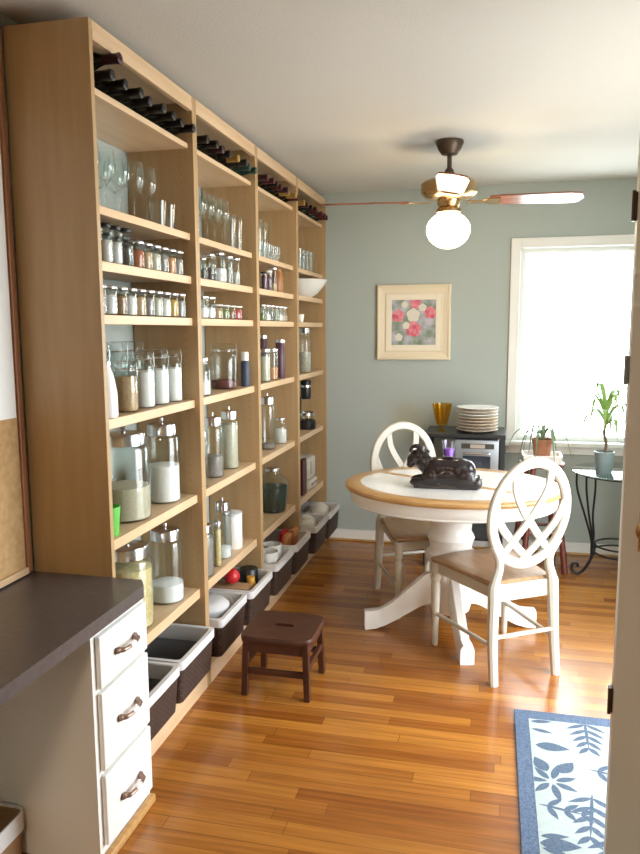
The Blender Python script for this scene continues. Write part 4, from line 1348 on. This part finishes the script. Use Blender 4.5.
obj('ring_stretcher', bm, M['iron'], gt)
bm = NB(); tube(bm, [(.268 * math.cos(2 * PI * k / 48), .268 * math.sin(2 * PI * k / 48), .646) for k in range(48)], .0055, 8, closed=True); obj('top_ring', bm, M['iron'], gt)

def leaf(bm, pts, w, up=Vector((0, 0, 1)), th=.0012):
    P = smooth_path(pts, 5)
    n = len(P)
    rows = []
    for i, p in enumerate(P):
        t = (P[min(i + 1, n - 1)] - P[max(i - 1, 0)]).normalized()
        s_ = t.cross(up)
        if s_.length < .05:
            s_ = t.cross(Vector((1, 0, 0)))
        s_.normalize()
        nn = s_.cross(t)
        ww = w * max(.06, math.sin(PI * (i / (n - 1)) ** .8 * .97 + .03)) * .5
        rows.append([bm.verts.new(q) for q in (p - s_ * ww + nn * ww * .3, p + nn * th, p + s_ * ww + nn * ww * .3, p - nn * th)])
    for a, b in zip(rows, rows[1:]):
        for k in range(4):
            bm.faces.new((a[k], a[(k + 1) % 4], b[(k + 1) % 4], b[k]))
    bm.faces.new(rows[0][::-1]); bm.faces.new(rows[-1])

p1 = thing('potted_plant', 'small green cane plant in a grey-green pot on the glass table', 'plant', (.645, 4.52, .6625))
bm = NB(); lathe(bm, [(0, 0), (.044, 0), (.047, .004), (.056, .122), (.058, .126), (.053, .128), (.049, .105), (0, .105)], n=28); obj('pot', bm, M['teal_pot'], p1)
bm = NB(); lathe(bm, [(0, .1055), (.046, .1055), (.046, .112), (0, .114)], n=20); obj('soil', bm, M['soil'], p1)
bm = NB(); tube(bm, smooth_path([(0, 0, .11), (.008, .0, .17), (-.006, 0, .24), (.004, 0, .32)], 5), .0085, 10); obj('stem', bm, M['stem'], p1)
bm = NB()
for i in range(20):
    a = 2.4 * i + .3
    f = i / 19
    z = .27 + .07 * f
    l = .13 + .05 * random.random()
    d = Vector((math.cos(a), math.sin(a), 0))
    lift = .03 + .20 * f
    c = Vector((0, 0, z))
    leaf(bm, [c, c + d * l * .35 + Vector((0, 0, lift * .6)), c + d * l * .75 + Vector((0, 0, lift * .8)), c + d * l * 1.0 + Vector((0, 0, lift * .8 - .12 * (1 - .5 * f)))], .032)
obj('foliage', bm, M['leaf'], p1)

ws = thing('plant_stool', 'red-brown wooden stool under the terracotta pot, by the window', 'stool', (.303, 4.70, 0))
bm = NB(); lathe(bm, [(0, .66), (.135, .66), (.142, .667), (.142, .678), (.135, .685), (0, .685)], n=36); obj('seat', bm, M['redwood'], ws)
for k in range(4):
    a = math.radians(-45 + 90 * k + 12)
    bm = NB(); tube(bm, [Vector((math.cos(a) * .095, math.sin(a) * .095, .662)), Vector((math.cos(a) * .185, math.sin(a) * .185, 0.004))], [.017, .019], 10); obj('leg', bm, M['redwood'], ws)
bm = NB()
for k in range(4):
    a, b = math.radians(-33 + 90 * k), math.radians(57 + 90 * k)
    z = .20 + .05 * (k % 2)
    r_ = .185 - .09 * z / .66
    tube(bm, [(math.cos(a) * r_, math.sin(a) * r_, z), (math.cos(b) * r_, math.sin(b) * r_, z)], .010, 8)
obj('rung', bm, M['redwood'], ws)
tr = thing('planter_tray', 'flared white planter tray on the red-brown stool', 'planter', (.303, 4.70, .6855))
bm = NB(); shell(bm, rrect(.112, .092, .01), rrect(.118, .098, .01), 0, .050, .010); obj('tray_body', bm, M['porcelain'], tr)
p2 = thing('potted_plant', 'arching grey-green plant in a terracotta pot in the white tray', 'plant', (.303, 4.700, .6855 + .0104))
bm = NB(); lathe(bm, [(0, 0), (.045, 0), (.047, .004), (.058, .105), (.063, .106), (.063, .132), (.058, .133), (.055, .118), (0, .118)], n=28); obj('pot', bm, M['terracotta'], p2)
bm = NB()
for i, (dx, dy, l, h_) in enumerate(((-1, -.2, .21, .10), (-.9, -.5, .15, .09), (-.7, .3, .12, .08), (.9, -.4, .19, .07), (.95, .2, .17, .10), (.4, -.8, .14, .10), (-.3, -.9, .13, .10), (.1, .6, .10, .12), (-.5, .6, .11, .12), (.6, .6, .12, .10))):
    d = Vector((dx, dy, 0)).normalized()
    b0 = Vector((0, 0, .118)); l *= 1.12
    leaf(bm, [b0, b0 + d * l * .35 + Vector((0, 0, h_ * .75)), b0 + d * l * .7 + Vector((0, 0, h_ * .55)), b0 + d * l + Vector((0, 0, -.09 - .03 * (i % 3)))], .022)
obj('foliage', bm, M['leaf_grey'], p2)

# ------------------------------------------------------------------ rug
bm = NB()
RX0, RX1, RY0, RY1 = .112, .92, 1.42, 2.838
box(bm, RX0, RX1, RY0, RY1, 0.0005, .0085, .002, mi=0)
box(bm, RX0 + .052, RX1 - .052, RY0 + .065, RY1 - .065, .0080, .0092, mi=1)
LZ = [.0094]
def rleaf(cx, cy, ang, l, w):
    LZ[0] += .000004
    n = 10
    vs = []
    ca, sa = math.cos(ang), math.sin(ang)
    for k in range(2 * n):
        t = k / n if k <= n else 2 - k / n
        s_ = 1 if k <= n else -1
        x = l * t
        y = s_ * w * .5 * math.sin(PI * t ** .8)
        px = cx + x * ca - y * sa; py = cy + x * sa + y * ca
        vs.append((max(RX0 + .053, min(RX1 - .053, px)), max(RY0 + .066, min(RY1 - .066, py))))
    try:
        f = bm.faces.new([bm.verts.new((x, y, LZ[0])) for x, y in vs]); f.material_index = 2
    except ValueError:
        pass
def frond(cx, cy, ang, L_, n, ll):
    """a stalk with paired leaflets"""
    rleaf(cx, cy, ang, L_, .012)
    for i in range(n):
        t = (i + .6) / n
        x, y = cx + L_ * t * math.cos(ang), cy + L_ * t * math.sin(ang)
        for s_ in (-1, 1):
            rleaf(x, y, ang + s_ * (1.05 - .45 * t), ll * (1.05 - .35 * t), .021)
def flower(cx, cy, a0=0):
    for k in range(7):
        rleaf(cx + .014 * math.cos(a0 + .9 * k), cy + .014 * math.sin(a0 + .9 * k), a0 + .9 * k, .075 + .02 * (k % 2), .026)
def fat(cx, cy, ang):
    rleaf(cx, cy, ang, .12, .055)
for oy in (0, -.66):
    frond(.372, 2.795 + oy, math.radians(-92), .20, 5, .085)
    rleaf(.170, 2.752 + oy, .15, .085, .024); rleaf(.172, 2.700 + oy, -.25, .08, .022)
    fat(.180, 2.590 + oy, -.06); fat(.62, 2.60 + oy, .4)
    flower(.222, 2.375 + oy, .4); rleaf(.21, 2.43 + oy, 2.0, .09, .05); rleaf(.25, 2.43 + oy, .95, .09, .05)
    frond(.345, 2.475 + oy, math.radians(-12), .17, 3, .07)
    frond(.17, 2.245 + oy, math.radians(-10), .15, 3, .07)
    frond(.345, 2.34 + oy, math.radians(-98), .24, 5, .085)
    fat(.165, 2.06 + oy, .05)
    flower(.54, 2.33 + oy, .9); frond(.52, 2.78 + oy, math.radians(-75), .18, 4, .08); frond(.70, 2.45 + oy, math.radians(-100), .2, 4, .08); flower(.74, 2.72 + oy, .2)
tag(obj('rug', bm, [M['rug_blue'], M['rug_pale'], M['rug_leaf']], None, False), 'pale rug with blue border and blue leaf pattern on the wood floor', 'rug')
